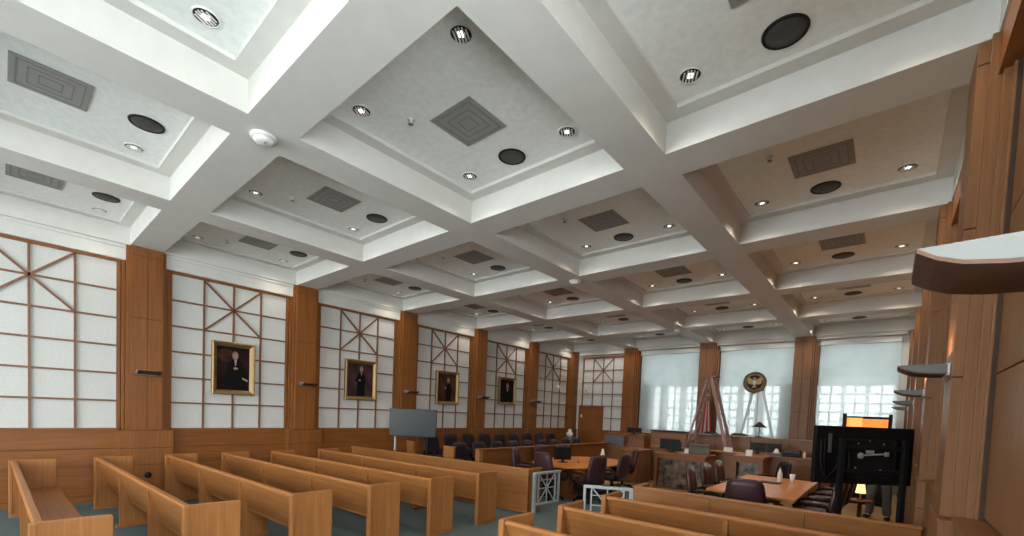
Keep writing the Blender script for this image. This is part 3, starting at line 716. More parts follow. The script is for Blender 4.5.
# ------------------------------------------------------------------ counsel tables
t = thing('oval_table', 'oval orange-brown conference table near the jury rail', 'table', (4.75, 7.55, 0), 0)
N = 56; ov = [(0.88 * abs(math.cos(2 * PI * i / N)) ** 0.8 * (1 if math.cos(2 * PI * i / N) > 0 else -1), 1.4 * abs(math.sin(2 * PI * i / N)) ** 0.8 * (1 if math.sin(2 * PI * i / N) > 0 else -1)) for i in range(N)]
f = MB(); f.prism(ov, 0.70, 0.74, lambda u, v, a: (u, v, a)); obj('table_top', f, 'table', t, bev=0.008)
for y in (-0.7, 0.7):
    f = MB(); f.prism([(u * 0.42, v * 0.16) for u, v in ov], 0.0, 0.06, lambda u, v, a, y=y: (u, v + y, a)); f.prism([(u * 0.26, v * 0.11) for u, v in ov], 0.06, 0.70, lambda u, v, a, y=y: (u, v + y, a), smooth=False); obj('pedestal', f, 'wall_z', t)
t = thing('rectangular_table', 'rectangular orange-brown counsel table near the black television', 'table', (8.84, 7.45, 0), 0)
f = MB(); f.box(-0.66, 0.62, -1.45, 1.45, 0.70, 0.74); obj('table_top', f, 'table', t, bev=0.008)
f = MB(); f.box(-0.36, 0.36, -1.12, -1.08, 0.60, 0.70); f.box(-0.36, 0.36, 1.18, 1.22, 0.60, 0.70); f.box(-0.36, -0.32, -1.08, 1.18, 0.60, 0.70); f.box(0.32, 0.36, -1.08, 1.18, 0.60, 0.70); obj('apron', f, 'wall_y', t)
for x in (-0.32, 0.32):
    for y in (-1.06, 1.16):
        f = MB(); f.box(x - 0.04, x + 0.04, y - 0.04, y + 0.04, 0, 0.60); obj('leg', f, 'wall_z', t, bev=0.004)

def monitor(name, label, x, y, z, w, h, rz, mat='black', cat='monitor', group=None):
    """small screen on a foot; back toward -y"""
    t = thing(name, label, cat, (x, y, z), rz, group)
    f = MB(); f.box(-w / 2, w / 2, -0.02, 0.02, 0.06, 0.06 + h); obj('housing', f, mat, t, bev=0.006)
    f = MB(); f.box(-w / 2 + 0.012, w / 2 - 0.012, 0.018, 0.0215, 0.075, 0.045 + h); obj('display', f, 'screen', t)
    f = MB(); f.box(-0.03, 0.03, -0.035, -0.015, 0.01, 0.06 + h * 0.5); f.box(-w * 0.26, w * 0.26, -0.09, 0.08, 0.0, 0.012); obj('foot', f, mat, t, bev=0.003)
    return t
monitor('monitor', 'black monitor standing on the oval table', 4.62, 6.95, 0.741, 0.42, 0.30, math.radians(55))
def cup(label, x, y, z, mat, r=0.04, h=0.11):
    t = MB(); t.lathe([(r * 0.75, 0.0), (r, h), (r * 0.93, h), (r * 0.70, 0.008), (0.0, 0.008)], 18)
    return tag(obj('paper_cup', t, mat, None, (x, y, z)), label, 'cup')
cup('orange paper cup beside the monitor on the oval table', 4.92, 7.20, 0.741, 'orange_cup')
cup('white paper cup on the rectangular table beside the bottle', 9.10, 8.30, 0.741, 'card', 0.05, 0.16)
t = thing('carafe', 'white tapered carafe at the bench end of the oval table', 'carafe', (4.86, 8.45, 0.741))
f = MB(); f.lathe([(0.065, 0.0), (0.07, 0.02), (0.060, 0.12), (0.035, 0.22), (0.028, 0.25)], 18); obj('body', f, 'card', t)
f = MB(); f.lathe([(0.030, 0.25), (0.032, 0.27), (0.022, 0.285), (0.0, 0.287)], 16); obj('lid', f, 'white', t)
t = thing('bottle', 'green and white bottle standing on the rectangular table', 'bottle', (8.92, 8.10, 0.741))
f = MB(); f.lathe([(0.042, 0.0), (0.045, 0.01), (0.045, 0.17), (0.020, 0.23), (0.018, 0.28), (0.0, 0.28)], 18); obj('body', f, 'foil', t)
f = MB(); f.lathe([(0.0205, 0.262), (0.0205, 0.305), (0.0, 0.307)], 14); obj('cap', f, 'green_glass', t)
f = MB(); f.box(-0.15, 0.15, -0.11, 0.11, 0.0, 0.012); tag(obj('paper_pad', f, 'card', None, (8.55, 7.35, 0.741), bev=0.002, rotz=0.2), 'white paper pad lying on the rectangular table', 'paper')
f = MB(); f.box(-0.17, 0.17, -0.12, 0.12, 0.0, 0.018); tag(obj('folder', f, 'black', None, (8.80, 7.80, 0.741), bev=0.003, rotz=-0.15), 'dark folder lying on the rectangular table before the bottle', 'folder')

# ------------------------------------------------------------------ desks, counter and bench
def kneehole_desk(label, x0, x1, y0, y1, h, fill, group='clerk desks before the bench'):
    t = thing('clerk_desk', label, 'desk', (x0, y0, 0), 0, group); w, d = x1 - x0, y1 - y0
    f = MB(); f.box(-0.03, w + 0.03, -0.03, d + 0.02, h - 0.05, h); obj('desk_top', f, 'wall_x', t, bev=0.006)
    for a in (0, w - 0.075):
        f = MB(); f.box(a, a + 0.075, 0.0, 0.08, 0.04, h - 0.05); l = obj('leg', f, 'wall_z', t, bev=0.004)
        g = MB(); g.box(a - 0.02, a + 0.095, -0.03, 0.12, 0.0, 0.045); obj('leg_foot', g, 'bench_x', l, bev=0.005)
    f = MB(); f.box(0.075, w - 0.075, 0.0, 0.06, h - 0.17, h - 0.05); obj('front_rail', f, 'wall_x', t, bev=0.003)
    for a in (0.0, w - 0.03):
        f = MB(); f.box(a, a + 0.03, 0.08, d, 0.0, h - 0.05); obj('side_panel', f, 'bench_z', t, bev=0.002)
    f = MB(); f.box(0.03, w - 0.03, 0.16, 0.19, 0.03, h - 0.05); obj('recessed_panel', f, fill, t)
    return t
kneehole_desk('wide wooden clerk desk with smoky marbled panel behind the aisle opening', 5.66, 6.98, 9.90, 10.72, 0.97, 'marble')
kneehole_desk('narrow wooden clerk desk beside the oval table', 4.60, 5.16, 9.92, 10.85, 0.95, 'bench_x')
kneehole_desk('narrow wooden clerk desk at the bench end of the rectangular table', 7.55, 8.22, 10.25, 10.92, 1.04, 'marble')
t = thing('clerk_counter', 'long brown counter in front of the judges bench', 'counter', (5.07, 11.0, 0))
L = 4.2
for k in range(5):
    f = MB(); a, b = L * k / 5, L * (k + 1) / 5; f.box(a + 0.004, b - 0.004, 0.0, 0.04, 0.08, 1.0); obj('front_panel', f, 'bench_x', t, bev=0.003)
f = MB(); f.box(0.0, L, 0.01, 0.45, 0.0, 0.995); obj('carcass', f, 'groove', t)
f = MB(); f.box(-0.03, L + 0.03, -0.05, 0.50, 1.0, 1.05); obj('counter_top', f, 'wall_x', t, bev=0.008)
f = MB(); f.box(0, L, -0.015, 0.03, 0, 0.075); obj('plinth', f, 'bench_x', t, bev=0.003)
t = thing('judges_bench', 'long raised brown judges bench under the shaded windows', 'bench', (4.48, 12.60, 0)); L = 4.9
for k in range(5):
    f = MB(); a, b = L * k / 5, L * (k + 1) / 5; f.box(a + 0.005, b - 0.005, 0.0, 0.05, 0.12, 1.40); obj('front_panel', f, 'bench_x', t, bev=0.004)
f = MB(); f.box(0.0, L, 0.012, 0.30, 0.0, 1.39); obj('carcass', f, 'groove', t)
f = MB(); f.box(-0.03, L + 0.03, -0.06, 0.42, 1.40, 1.45); obj('ledge', f, 'bench_x', t, bev=0.01)
f = MB(); f.box(0.0, L, -0.02, 0.05, 0, 0.115); obj('plinth', f, 'bench_x', t, bev=0.004)
f = MB(); f.box(-0.02, 1.14, -0.20, -0.065, 0.0, 1.43); obj('raised_front', f, 'bench_x', t, bev=0.006)
f = MB(); f.box(-0.04, 1.16, -0.225, 0.10, 1.452, 1.49); obj('raised_cap', f, 'groove', t, bev=0.006)
f = MB(); f.box(4.3, 10.4, 13.05, 14.38, 0.0, 0.45)
struct('floor_dais', f, 'carpet', 'raised dais behind the judges bench', 'platform', bev=0.01)
t = thing('witness_stand', 'brown witness stand between the plain door and the bench', 'witness stand', (3.10, 11.66, 0))
f = MB(); f.box(0.0, 1.30, 0.0, 0.05, 0.0, 0.84); f.box(1.25, 1.30, 0.05, 0.9, 0, 0.84); f.box(0, 0.05, 0.05, 0.9, 0, 0.84); obj('front_panel', f, 'bench_x', t, bev=0.004)
f = MB(); f.box(-0.03, 1.33, -0.03, 0.36, 0.84, 0.88); obj('shelf', f, 'bench_x', t, bev=0.006)
f = MB(); f.box(0.0, 1.30, 0.36, 0.40, 0.842, 1.27); obj('upper_panel', f, 'bench_x', t, bev=0.004)
f = MB(); f.box(-0.04, 1.34, 0.32, 0.62, 1.27, 1.31); obj('ledge', f, 'wall_x', t, bev=0.006)
monitor('monitor', 'wide blue-grey monitor back on the witness stand shelf', 3.48, 11.72, 0.881, 0.70, 0.28, 0.0, 'bluegrey')
monitor('monitor', 'black monitor on top of the witness stand ledge', 4.02, 12.06, 1.311, 0.50, 0.16, 0.0, 'black')
monitor('monitor', 'black monitor on the wide clerk desk, in front', 6.04, 10.20, 0.971, 0.42, 0.24, 0.0)
monitor('monitor', 'black monitor on the wide clerk desk, behind the other monitor', 5.82, 10.52, 0.971, 0.55, 0.28, 0.0)
t = thing('equipment_case', 'khaki flat equipment case standing on the wide clerk desk', 'case', (6.72, 10.25, 0.971))
f = MB(); f.box(-0.27, 0.27, -0.05, 0.05, 0, 0.28); obj('shell', f, 'khaki', t, bev=0.012)
f = MB(); f.box(-0.275, 0.275, -0.054, 0.054, 0.20, 0.212); obj('seam', f, 'groove', t)
f = MB(); f.tube([(-0.06, 0, 0.28), (-0.06, 0, 0.305), (0.06, 0, 0.305), (0.06, 0, 0.28)], 0.008, 6); obj('carry_handle', f, 'black', t)
def card(label, x, y, z, w, h):
    f = MB(); f.prism([(0.0, 0.0), (0.07, 0.0), (0.037, h), (0.033, h)], -w / 2, w / 2, lambda u, v, a: (a, u, v)); return tag(obj('name_card', f, 'card', None, (x, y, z)), label, 'card', 'white cards on the desks')
card('white folded card on the wide clerk desk beside the khaki case', 6.37, 10.30, 0.971, 0.13, 0.12)
card('wide white folded card on the counter by the foot of the ladder', 7.18, 11.15, 1.051, 0.22, 0.12)
card('white folded card on the narrow desk by the rectangular table', 7.86, 10.40, 1.041, 0.15, 0.15)
monitor('monitor', 'wide black monitor on the counter, ladder side of the pair', 7.88, 11.30, 1.051, 0.36, 0.24, 0.0)
monitor('monitor', 'wide black monitor on the counter beside the white tissue box', 8.24, 11.32, 1.051, 0.34, 0.24, 0.0)
t = thing('tissue_box', 'white tissue box with a tissue standing up on the counter', 'tissue box', (8.34, 11.10, 1.051))
f = MB(); f.box(-0.12, 0.12, -0.06, 0.06, 0, 0.07); obj('carton', f, 'bluegrey', t, bev=0.004)
f = MB(); f.lathe([(0.085, 0.071), (0.07, 0.10), (0.045, 0.14), (0.03, 0.18), (0.0, 0.185)], 9); obj('tissue', f, 'card', t)
t = thing('printer', 'black desktop printer on the counter near the television', 'printer', (8.66, 11.20, 1.051))
f = MB(); f.prism([(-0.14, 0.0), (0.14, 0.0), (0.14, 0.17), (-0.02, 0.17), (-0.14, 0.10)], -0.19, 0.19, lambda u, v, a: (a, u, v)); obj('body', f, 'black', t, bev=0.008)
f = MB(); f.box(-0.15, 0.15, -0.20, -0.14, 0.03, 0.045); obj('paper_tray', f, 'black_matte', t)
t = thing('bottle', 'small clear bottle on the counter by the printer', 'bottle', (8.94, 11.12, 1.051))
f = MB(); f.lathe([(0.03, 0.0), (0.032, 0.10), (0.013, 0.14), (0.013, 0.16), (0.0, 0.16)], 14); obj('body', f, 'foil', t)
f = MB(); f.lathe([(0.015, 0.155), (0.015, 0.18), (0.0, 0.18)], 12); obj('cap', f, 'orange_cup', t)
t = thing('desk_lamp', 'black desk lamp with conical shade on the judges bench', 'lamp', (7.59, 12.76, 1.451))
f = MB(); f.lathe([(0.09, 0.0), (0.09, 0.015), (0.02, 0.025), (0.0, 0.026)], 18); obj('base', f, 'black_matte', t)
f = MB(); f.lathe([(0.011, 0.02), (0.011, 0.36)], 10); obj('stem', f, 'black_matte', t)
f = MB(); f.lathe([(0.19, 0.29), (0.185, 0.30), (0.035, 0.44), (0.0, 0.455)], 20); obj('shade', f, 'black_matte', t)
chair(cd, 5.90, 13.55, 265, 'black leather judge chair behind the bench, at the flag', 'black judge chairs behind the bench', 0.45)
chair(cd, 6.85, 13.50, 275, 'black leather judge chair behind the bench, next to the lamp', 'black judge chairs behind the bench', 0.45)

# ------------------------------------------------------------------ ladder
t = thing('stepladder', 'tall rust-toned stepladder standing open before the bench', 'ladder', (6.40, 11.95, 0))
def P3(side, yy, z):   # point on a ladder rail: side -1 steps, +1 rear
    return (side * 0.05 + side * (0.72 if side < 0 else 0.82) * (1 - z / 3.16), yy * (0.17 + 0.13 * (1 - z / 3.10)), z)
for side in (-1, 1):
    for yy in (-1, 1):
        f = MB(); f.bar(P3(side, yy, 0.0), P3(side, yy, 3.14), 0.035 if side < 0 else 0.05, 0.085 if side > 0 else 0.05, up=(1, 0, 0)); r = obj('side_rail', f, 'ladder', t, bev=0.004)
        g = MB(); p = P3(side, yy, 0.0); g.box(p[0] - 0.05, p[0] + 0.05, p[1] - 0.035, p[1] + 0.035, 0.0, 0.05); obj('rubber_foot', g, 'black', r)
for k in range(1, 10):
    z = 0.31 * k; p, q = P3(-1, -1, z), P3(-1, 1, z); f = MB(); f.box(p[0] - 0.045, p[0] + 0.045, p[1], q[1], z - 0.014, z + 0.014); obj('step', f, 'ladder', t)
for k in range(1, 6):
    z = 0.52 * k; p, q = P3(1, -1, z), P3(1, 1, z); f = MB(); f.bar(p, q, 0.03, 0.03); obj('rear_brace', f, 'ladder', t)
f = MB(); f.box(-0.20, 0.20, -0.20, 0.20, 3.13, 3.19); obj('top_cap', f, 'lattice', t, bev=0.008)
for yy in (-1, 1):
    f = MB(); a, b = P3(-1, yy, 1.5), P3(1, yy, 1.5); f.tube([a, (0, a[1], 1.46), b], 0.012, 6); obj('spreader', f, 'steel', t)

# ------------------------------------------------------------------ flag, seal, stand
t = thing('flag', 'red and white striped flag on a pole behind the stepladder', 'flag', (5.68, 14.10, 0.45))
f = MB(); f.lathe([(0.16, 0.0), (0.16, 0.03), (0.05, 0.07), (0.03, 0.12)], 20); obj('stand', f, 'gold', t)
f = MB(); f.lathe([(0.014, 0.06), (0.014, 2.25)], 10); obj('pole', f, 'wall_z', t)
f = MB(); f.lathe([(0.0, 2.25), (0.03, 2.27), (0.035, 2.30), (0.012, 2.33), (0.0, 2.38)], 12); obj('finial', f, 'gold', t)
f = MB(); nu, nv = 26, 10
for j in range(nv):
    for i in range(nu):
        q = []
        for (a, b) in ((i, j), (i + 1, j), (i + 1, j + 1), (i, j + 1)):
            fr = a / nu; v = b / nv; wd = 0.08 + 0.16 * v
            ang = 2 * PI * fr; rr = 1 + 0.28 * math.sin(7 * ang + v)
            q.append((0.015 + wd * rr * math.cos(ang) * 0.8, -0.03 + wd * 0.45 * rr * math.sin(ang), 2.10 - 1.45 * v))
        f.add(q, [(0, 1, 2, 3)], 2 if (j < 3 and 3 < i < 9) else (i // 2) % 2, True)
obj('flag_cloth', f, ['red', 'flagwhite', 'flagblue'], t, weld=True)
t = thing('seal_stand', 'slim grey A-shaped stand under the round seal', 'stand', (7.19, 14.24, 0.45))
for x in (-0.62, 0.72):
    f = MB(); f.bar((x, 0, 0.0), ((-0.13 if x < 0 else 0.13), 0.0, 2.52), 0.075, 0.02, up=(0, 1, 0)); obj('leg', f, 'steel', t)
f = MB(); f.bar((0, 0.06, 0.0), (0, 0.02, 2.40), 0.03, 0.02, up=(0, 1, 0)); obj('leg', f, 'steel', t)
f = MB(); f.box(-0.16, 0.16, -0.03, 0.03, 2.44, 2.50); f.box(-0.10, 0.0, -0.066, -0.03, 2.46, 2.72); obj('top_bracket', f, 'steel', t)
t = thing('round_seal', 'round brown and gold eagle seal hung before the middle window', 'seal', (7.10, 14.15, 3.17))  # a round seal plaque on the stand bracket, not a sign
f = MB(); f.lathe([(0.34, -0.02), (0.345, 0.0), (0.34, 0.02), (0.0, 0.02)], 44, axis='Y'); f.lathe([(0.255, -0.021), (0.34, -0.02)], 44, axis='Y'); obj('outer_ring', f, 'seal_tan', t)
f = MB(); f.tube([(0.335 * math.cos(2 * PI * k / 44), -0.022, 0.335 * math.sin(2 * PI * k / 44)) for k in range(44)], 0.014, 6, closed=True); f.tube([(0.252 * math.cos(2 * PI * k / 44), -0.024, 0.252 * math.sin(2 * PI * k / 44)) for k in range(44)], 0.010, 6, closed=True); obj('ring_bead', f, 'gold', t)
f = MB(); f.lathe([(0.0, -0.026), (0.23, -0.024), (0.23, -0.015)], 40, axis='Y'); obj('dark_field', f, 'groove', t)
f = MB()
W = [(0.03, 0.06), (0.10, 0.12), (0.17, 0.16), (0.215, 0.10), (0.20, 0.0), (0.17, -0.07), (0.13, -0.04), (0.10, -0.10), (0.06, -0.03)]
fn = lambda u, v, a: (u, a, v)
f.prism(W, -0.042, -0.028, fn); f.prism([(-u, v) for u, v in W][::-1], -0.042, -0.028, fn)
f.prism([(-0.035, 0.08), (-0.03, 0.14), (0.0, 0.165), (0.045, 0.145), (0.025, 0.12), (0.035, 0.08)], -0.045, -0.028, fn)
f.prism([(-0.05, -0.11), (-0.08, -0.19), (0.0, -0.17), (0.08, -0.19), (0.05, -0.11)], -0.042, -0.028, fn); obj('eagle', f, 'gold', t)
f = MB(); f.prism([(-0.055, 0.07), (-0.055, -0.04), (0.0, -0.12), (0.055, -0.04), (0.055, 0.07)], -0.052, -0.030, fn); obj('shield', f, 'card', t)

# ------------------------------------------------------------------ televisions
t = thing('television', 'large black television seen from its back on a floor stand', 'television', (10.21, 5.92, 0), math.radians(40.5))
w = 0.67
f = MB(); f.box(-w, w, -0.035, 0.03, 1.10, 1.885); obj('rear_shell', f, 'black', t, bev=0.012)
f = MB(); f.box(-w + 0.015, w - 0.015, 0.029, 0.034, 1.115, 1.87); obj('display', f, 'screen', t)
f = MB(); f.box(-0.30, 0.42, -0.075, -0.034, 1.20, 1.72); obj('electronics_bulge', f, 'black_matte', t, bev=0.015)
for x in (-0.36, 0.49):
    f = MB(); f.box(x - 0.035, x + 0.035, -0.135, -0.08, 0.06, 1.72); u = obj('upright', f, 'black_matte', t, bev=0.006)
    g = MB(); g.box(x - 0.045, x + 0.045, -0.42, 0.30, 0.0, 0.06); obj('foot_bar', g, 'black_matte', u, bev=0.01)
f = MB(); f.box(-0.36, 0.49, -0.12, -0.085, 0.30, 0.36); f.box(-0.36, 0.49, -0.12, -0.085, 1.58, 1.63); f.box(-0.36, 0.49, -0.12, -0.085, 1.26, 1.31); obj('cross_bar', f, 'black_matte', t, bev=0.004)
f = MB(); f.box(-0.50, -0.455, -0.045, -0.034, 1.52, 1.78); obj('port_strip', f, 'steel', t, bev=0.003)
f = MB(); f.bar((-0.10, -0.128, 1.505), (0.24, -0.128, 1.535), 0.02, 0.022, up=(0, 0, 1)); f.lathe([(0.0, -0.145), (0.038, -0.143), (0.042, -0.125), (0.025, -0.122)], 16, (-0.12, 0, 1.50), axis='Y'); f.box(-0.05, 0.05, -0.14, -0.122, 1.53, 1.575); f.box(0.20, 0.25, -0.14, -0.122, 1.50, 1.56); obj('mount_latch', f, 'alu', t, bev=0.003)
for x, z in ((-0.12, 1.66), (0.03, 1.70), (0.22, 1.66), (-0.14, 1.33), (0.20, 1.31)):
    f = MB(); f.lathe([(0.0, -0.086), (0.012, -0.086), (0.012, -0.074)], 10, (x, 0, z), axis='Y'); obj('screw', f, 'steel', t)
f = MB(); f.tube([(-0.60, -0.05, 1.70), (-0.605, -0.06, 1.40), (-0.57, -0.07, 1.22), (-0.50, -0.06, 1.18), (-0.42, -0.09, 1.30), (-0.31, -0.10, 1.62)], 0.012, 6); f.tube([(-0.55, -0.05, 1.72), (-0.56, -0.06, 1.45), (-0.54, -0.065, 1.25)], 0.010, 6); f.tube([(-0.28, -0.09, 1.20), (-0.24, -0.10, 1.35), (-0.26, -0.10, 1.55)], 0.012, 6); obj('cable', f, 'black_matte', t)
t = thing('television', 'grey blank television on a stand before the portrait wall', 'television', (1.244, 5.10, 0), math.radians(40.5))
f = MB(); f.box(-0.60, 0.60, -0.02, 0.03, 1.14, 1.855); obj('housing', f, 'black', t, bev=0.006)
f = MB(); f.box(-0.585, 0.585, -0.024, -0.018, 1.165, 1.843); obj('display', f, 'greyscreen', t)
for x in (-0.46, 0.36):
    f = MB(); f.box(x - 0.02, x + 0.02, 0.035, 0.075, 0.04, 1.6); u = obj('upright', f, 'steel' if x < 0 else 'black_matte', t, bev=0.004)
    g = MB(); g.box(x - 0.025, x + 0.025, -0.06, 0.40, 0.0, 0.04); obj('foot_bar', g, 'black_matte', u, bev=0.004)
f = MB(); f.box(-0.46, 0.36, 0.04, 0.07, 0.5, 0.54); f.box(-0.46, 0.36, 0.028, 0.07, 1.45, 1.5); obj('cross_bar', f, 'black_matte', t)

# ------------------------------------------------------------------ things at the sconce wall
t = thing('lit_display_case', 'tall black case with amber lit panels above the television', 'display case', (10.06, 12.0, 0))
f = MB(); f.box(-0.47, -0.40, -0.14, 0.14, 0.0, 2.20); f.box(0.40, 0.47, -0.14, 0.14, 0.0, 2.20); f.box(-0.40, 0.40, 0.09, 0.14, 0.08, 2.14); f.box(-0.40, 0.40, -0.14, 0.14, 0, 0.08); f.box(-0.40, 0.40, -0.10, 0.10, 1.30, 1.36); obj('frame', f, 'black_matte', t, bev=0.004)
f = MB(); f.box(-0.395, -0.09, 0.05, 0.085, 1.40, 2.10); obj('lit_panel', f, 'orange_a', t)['label'] = 'amber lit panel'
f = MB(); f.box(-0.085, 0.395, 0.05, 0.085, 1.40, 2.08); obj('lit_panel', f, 'orange_b', t)['label'] = 'deep orange lit panel'
t = thing('side_table', 'small brown side table holding the glowing lamp', 'side table', (10.13, 9.10, 0))
f = MB(); f.lathe([(0.0, 0.44), (0.20, 0.44), (0.21, 0.455), (0.20, 0.47), (0.0, 0.47)], 24); obj('table_top', f, 'wall_x', t)
f = MB(); f.lathe([(0.16, 0.0), (0.15, 0.03), (0.04, 0.06), (0.03, 0.40), (0.08, 0.44)], 18); obj('pedestal', f, 'wall_z', t)
t = thing('table_lamp', 'small glowing table lamp under the large black television', 'lamp', (10.13, 9.10, 0.471))
f = MB(); f.lathe([(0.06, 0.0), (0.06, 0.015), (0.015, 0.03), (0.012, 0.16)], 16); obj('base', f, 'wall_z', t)
f = MB(); f.lathe([(0.085, 0.13), (0.083, 0.132), (0.05, 0.36), (0.0, 0.362)], 20); obj('lamp_shade', f, 'lampshade', t)
def camera_ball(label, loc, rz):
    t = thing('security_camera', label, 'camera', loc, rz, 'white cameras in the bench corner')
    f = MB(); f.lathe([(0.0, 0.0), (0.055, 0.0), (0.055, 0.05), (0.03, 0.06)], 16, axis='X'); obj('wall_mount', f, 'white', t)
    f = MB(); f.lathe([(0.0, -0.085), (0.05, -0.07), (0.082, -0.02), (0.082, 0.02), (0.05, 0.07), (0.0, 0.085)], 18, (0.12, 0, -0.01)); obj('dome', f, 'white', t)
    f = MB(); f.lathe([(0.03, 0.19), (0.028, 0.205), (0.0, 0.207)], 12, (0, 0, -0.01), axis='X'); obj('lens', f, 'black', t)
camera_ball('white ball camera on the portrait wall panel beside the corner', (-0.165, 13.42, 2.98), -0.3)
camera_ball('white ball camera on the window wall panel above the door', (0.58, 14.585, 2.93), -PI / 2 + 0.5)
t = thing('water_cooler', 'grey water cooler with white bottle beyond the juror chairs', 'water cooler', (1.05, 12.70, 0))
f = MB(); f.box(-0.15, 0.15, -0.15, 0.15, 0.0, 1.02); obj('cabinet', f, 'steel', t, bev=0.015)
f = MB(); f.lathe([(0.05, 1.02), (0.13, 1.08), (0.13, 1.16), (0.07, 1.20), (0.06, 1.30), (0.0, 1.31)], 20); obj('bottle', f, 'card', t)
f = MB(); f.box(0.15, 0.19, -0.06, 0.06, 0.62, 0.68); obj('tap', f, 'black', t)
f = MB(); f.lathe([(0.0, 0.0), (0.055, 0.0), (0.05, 0.012), (0.0, 0.012)], 20, axis='X'); tag(obj('wall_outlet', f, 'black', None, (0.062, 0.017, 0.43)), 'round black outlet low on the plinth of the rearmost visible pilaster', 'outlet')
# ------------------------------------------------------------------ person behind the television
def skin_mesh(name, nodes, edges, mat, parent, root=0, sub=2):
    me = bpy.data.meshes.new(name); me.from_pydata([n[0] for n in nodes], edges, []); me.materials.append(M[mat])
    o = bpy.data.objects.new(name, me); COL.objects.link(o)
    if parent: o.parent = parent
    sk = o.modifiers.new('skin', 'SKIN'); sk.use_smooth_shade = True
    for i, n in enumerate(nodes):
        r = n[1] if isinstance(n[1], tuple) else (n[1], n[1])
        me.skin_vertices[0].data[i].radius = r; me.skin_vertices[0].data[i].use_root = (i == root)
    sb = o.modifiers.new('smooth', 'SUBSURF'); sb.levels = sub; sb.render_levels = sub
    return o
per = thing('person', 'person in grey trousers and dark jacket standing behind the television', 'person', (10.40, 9.98, 0), math.radians(170))
# body faces +y locally, one connected skeleton
N_ = []; E_ = []
def nd(p, r, link=None):
    N_.append((p, r)); i = len(N_) - 1
    if link is not None: E_.append((link, i))
    return i
pel = nd((0, 0, 0.93), (0.135, 0.105)); ab = nd((0, 0.005, 1.08), (0.125, 0.10), pel); ch = nd((0, 0, 1.26), (0.145, 0.105), ab); sh = nd((0, -0.01, 1.40), (0.11, 0.08), ch); nk = nd((0, 0.0, 1.475), 0.052, sh)
jaw = nd((0, 0.022, 1.545), (0.060, 0.068), nk); hd = nd((0, 0.012, 1.63), (0.074, 0.088), jaw); tp = nd((0, 0.0, 1.70), (0.055, 0.065), hd)
for s in (-1, 1):
    hp = nd((s * 0.095, 0, 0.88), 0.088, pel); kn = nd((s * 0.125, 0.02, 0.49), 0.058, hp); cf = nd((s * 0.132, 0.0, 0.34), 0.055, kn); an = nd((s * 0.14, -0.01, 0.095), 0.037, cf); ft = nd((s * 0.155, 0.07, 0.045), (0.04, 0.028), an); nd((s * 0.17, 0.15, 0.03), (0.034, 0.018), ft)
    sd = nd((s * 0.175, -0.01, 1.40), 0.062, sh); el = nd((s * 0.235, -0.035, 1.12), 0.043, sd); wr = nd((s * 0.235, 0.07, 0.90), 0.029, el); pm = nd((s * 0.232, 0.10, 0.83), (0.036, 0.018), wr)
    for q, (dx, ln) in enumerate(((-0.026, 0.062), (-0.009, 0.072), (0.009, 0.068), (0.025, 0.054))):
        a = nd((s * 0.232 + dx * 0.4, 0.118 + dx * 0.6, 0.79), 0.010, pm); b = nd((s * 0.230 + dx * 0.5, 0.126 + dx * 0.7, 0.79 - ln * 0.5), 0.009, a); nd((s * 0.226 + dx * 0.5, 0.118 + dx * 0.7, 0.79 - ln), 0.0075, b)
    a = nd((s * 0.222, 0.135, 0.845), 0.0115, wr); b = nd((s * 0.212, 0.155, 0.815), 0.010, a); nd((s * 0.206, 0.158, 0.788), 0.0085, b)
skin_mesh('body', N_, E_, 'skin', per)
N_ = []; E_ = []
pel = nd((0, 0, 0.93), (0.155, 0.125)); nd((0, 0, 1.03), (0.148, 0.115), pel)
for s in (-1, 1):
    hp = nd((s * 0.10, 0, 0.86), 0.105, pel); kn = nd((s * 0.128, 0.015, 0.49), 0.083, hp); cf = nd((s * 0.135, 0.0, 0.28), 0.080, kn); nd((s * 0.142, 0.0, 0.075), 0.077, cf)
skin_mesh('trousers', N_, E_, 'trousers', per)
N_ = []; E_ = []
b0 = nd((0, 0, 0.95), (0.165, 0.135)); b1 = nd((0, 0.005, 1.10), (0.150, 0.122), b0); b2 = nd((0, 0, 1.27), (0.165, 0.125), b1); b3 = nd((0, -0.01, 1.405), (0.125, 0.095), b2)
for s in (-1, 1):
    a = nd((s * 0.18, -0.01, 1.395), 0.075, b3); b = nd((s * 0.237, -0.035, 1.12), 0.056, a); nd((s * 0.236, 0.06, 0.925), 0.043, b)
skin_mesh('jacket', N_, E_, 'jacket', per)
for s in (-1, 1):
    f = MB(); f.cushion(0.10, 0.29, 0.085, lambda u, v, n, s=s: (s * 0.152 + u + s * (v + 0.1) * 0.12, 0.055 + v, 0.044 + n * (1.0 - 0.35 * (v + 0.14) / 0.28) * 1.0), 8, 10); obj('shoe', f, 'shoe', per, weld=True)
f = MB(); f.lathe([(0.0, 0.1), (0.05, 0.095), (0.082, 0.05), (0.088, 0.0), (0.08, -0.05)], 18, (0, -0.022, 1.655)); obj('hair', f, 'hair', per)
f = MB()
for s in (-1, 1): f.lathe([(0.0, -0.012), (0.010, -0.008), (0.013, 0.0), (0.010, 0.008), (0.0, 0.012)], 10, (s * 0.031, 0.088, 1.625))
obj('eyes', f, 'eye', per)
f = MB()
for s in (-1, 1): f.lathe([(0.0, -0.004), (0.005, -0.003), (0.006, 0.0), (0.0, 0.004)], 8, (s * 0.031, 0.101, 1.625), axis='Y')
obj('pupils', f, 'black', per)
f = MB(); f.prism([(0.083, 1.63), (0.118, 1.585), (0.085, 1.575)], -0.011, 0.011, lambda u, v, a: (a, u, v))
for s in (-1, 1): f.lathe([(0.0, -0.032), (0.010, -0.02), (0.014, 0.0), (0.012, 0.02), (0.0, 0.03)], 8, (s * 0.078, 0.0, 1.615))
obj('nose_and_ears', f, 'skin', per)
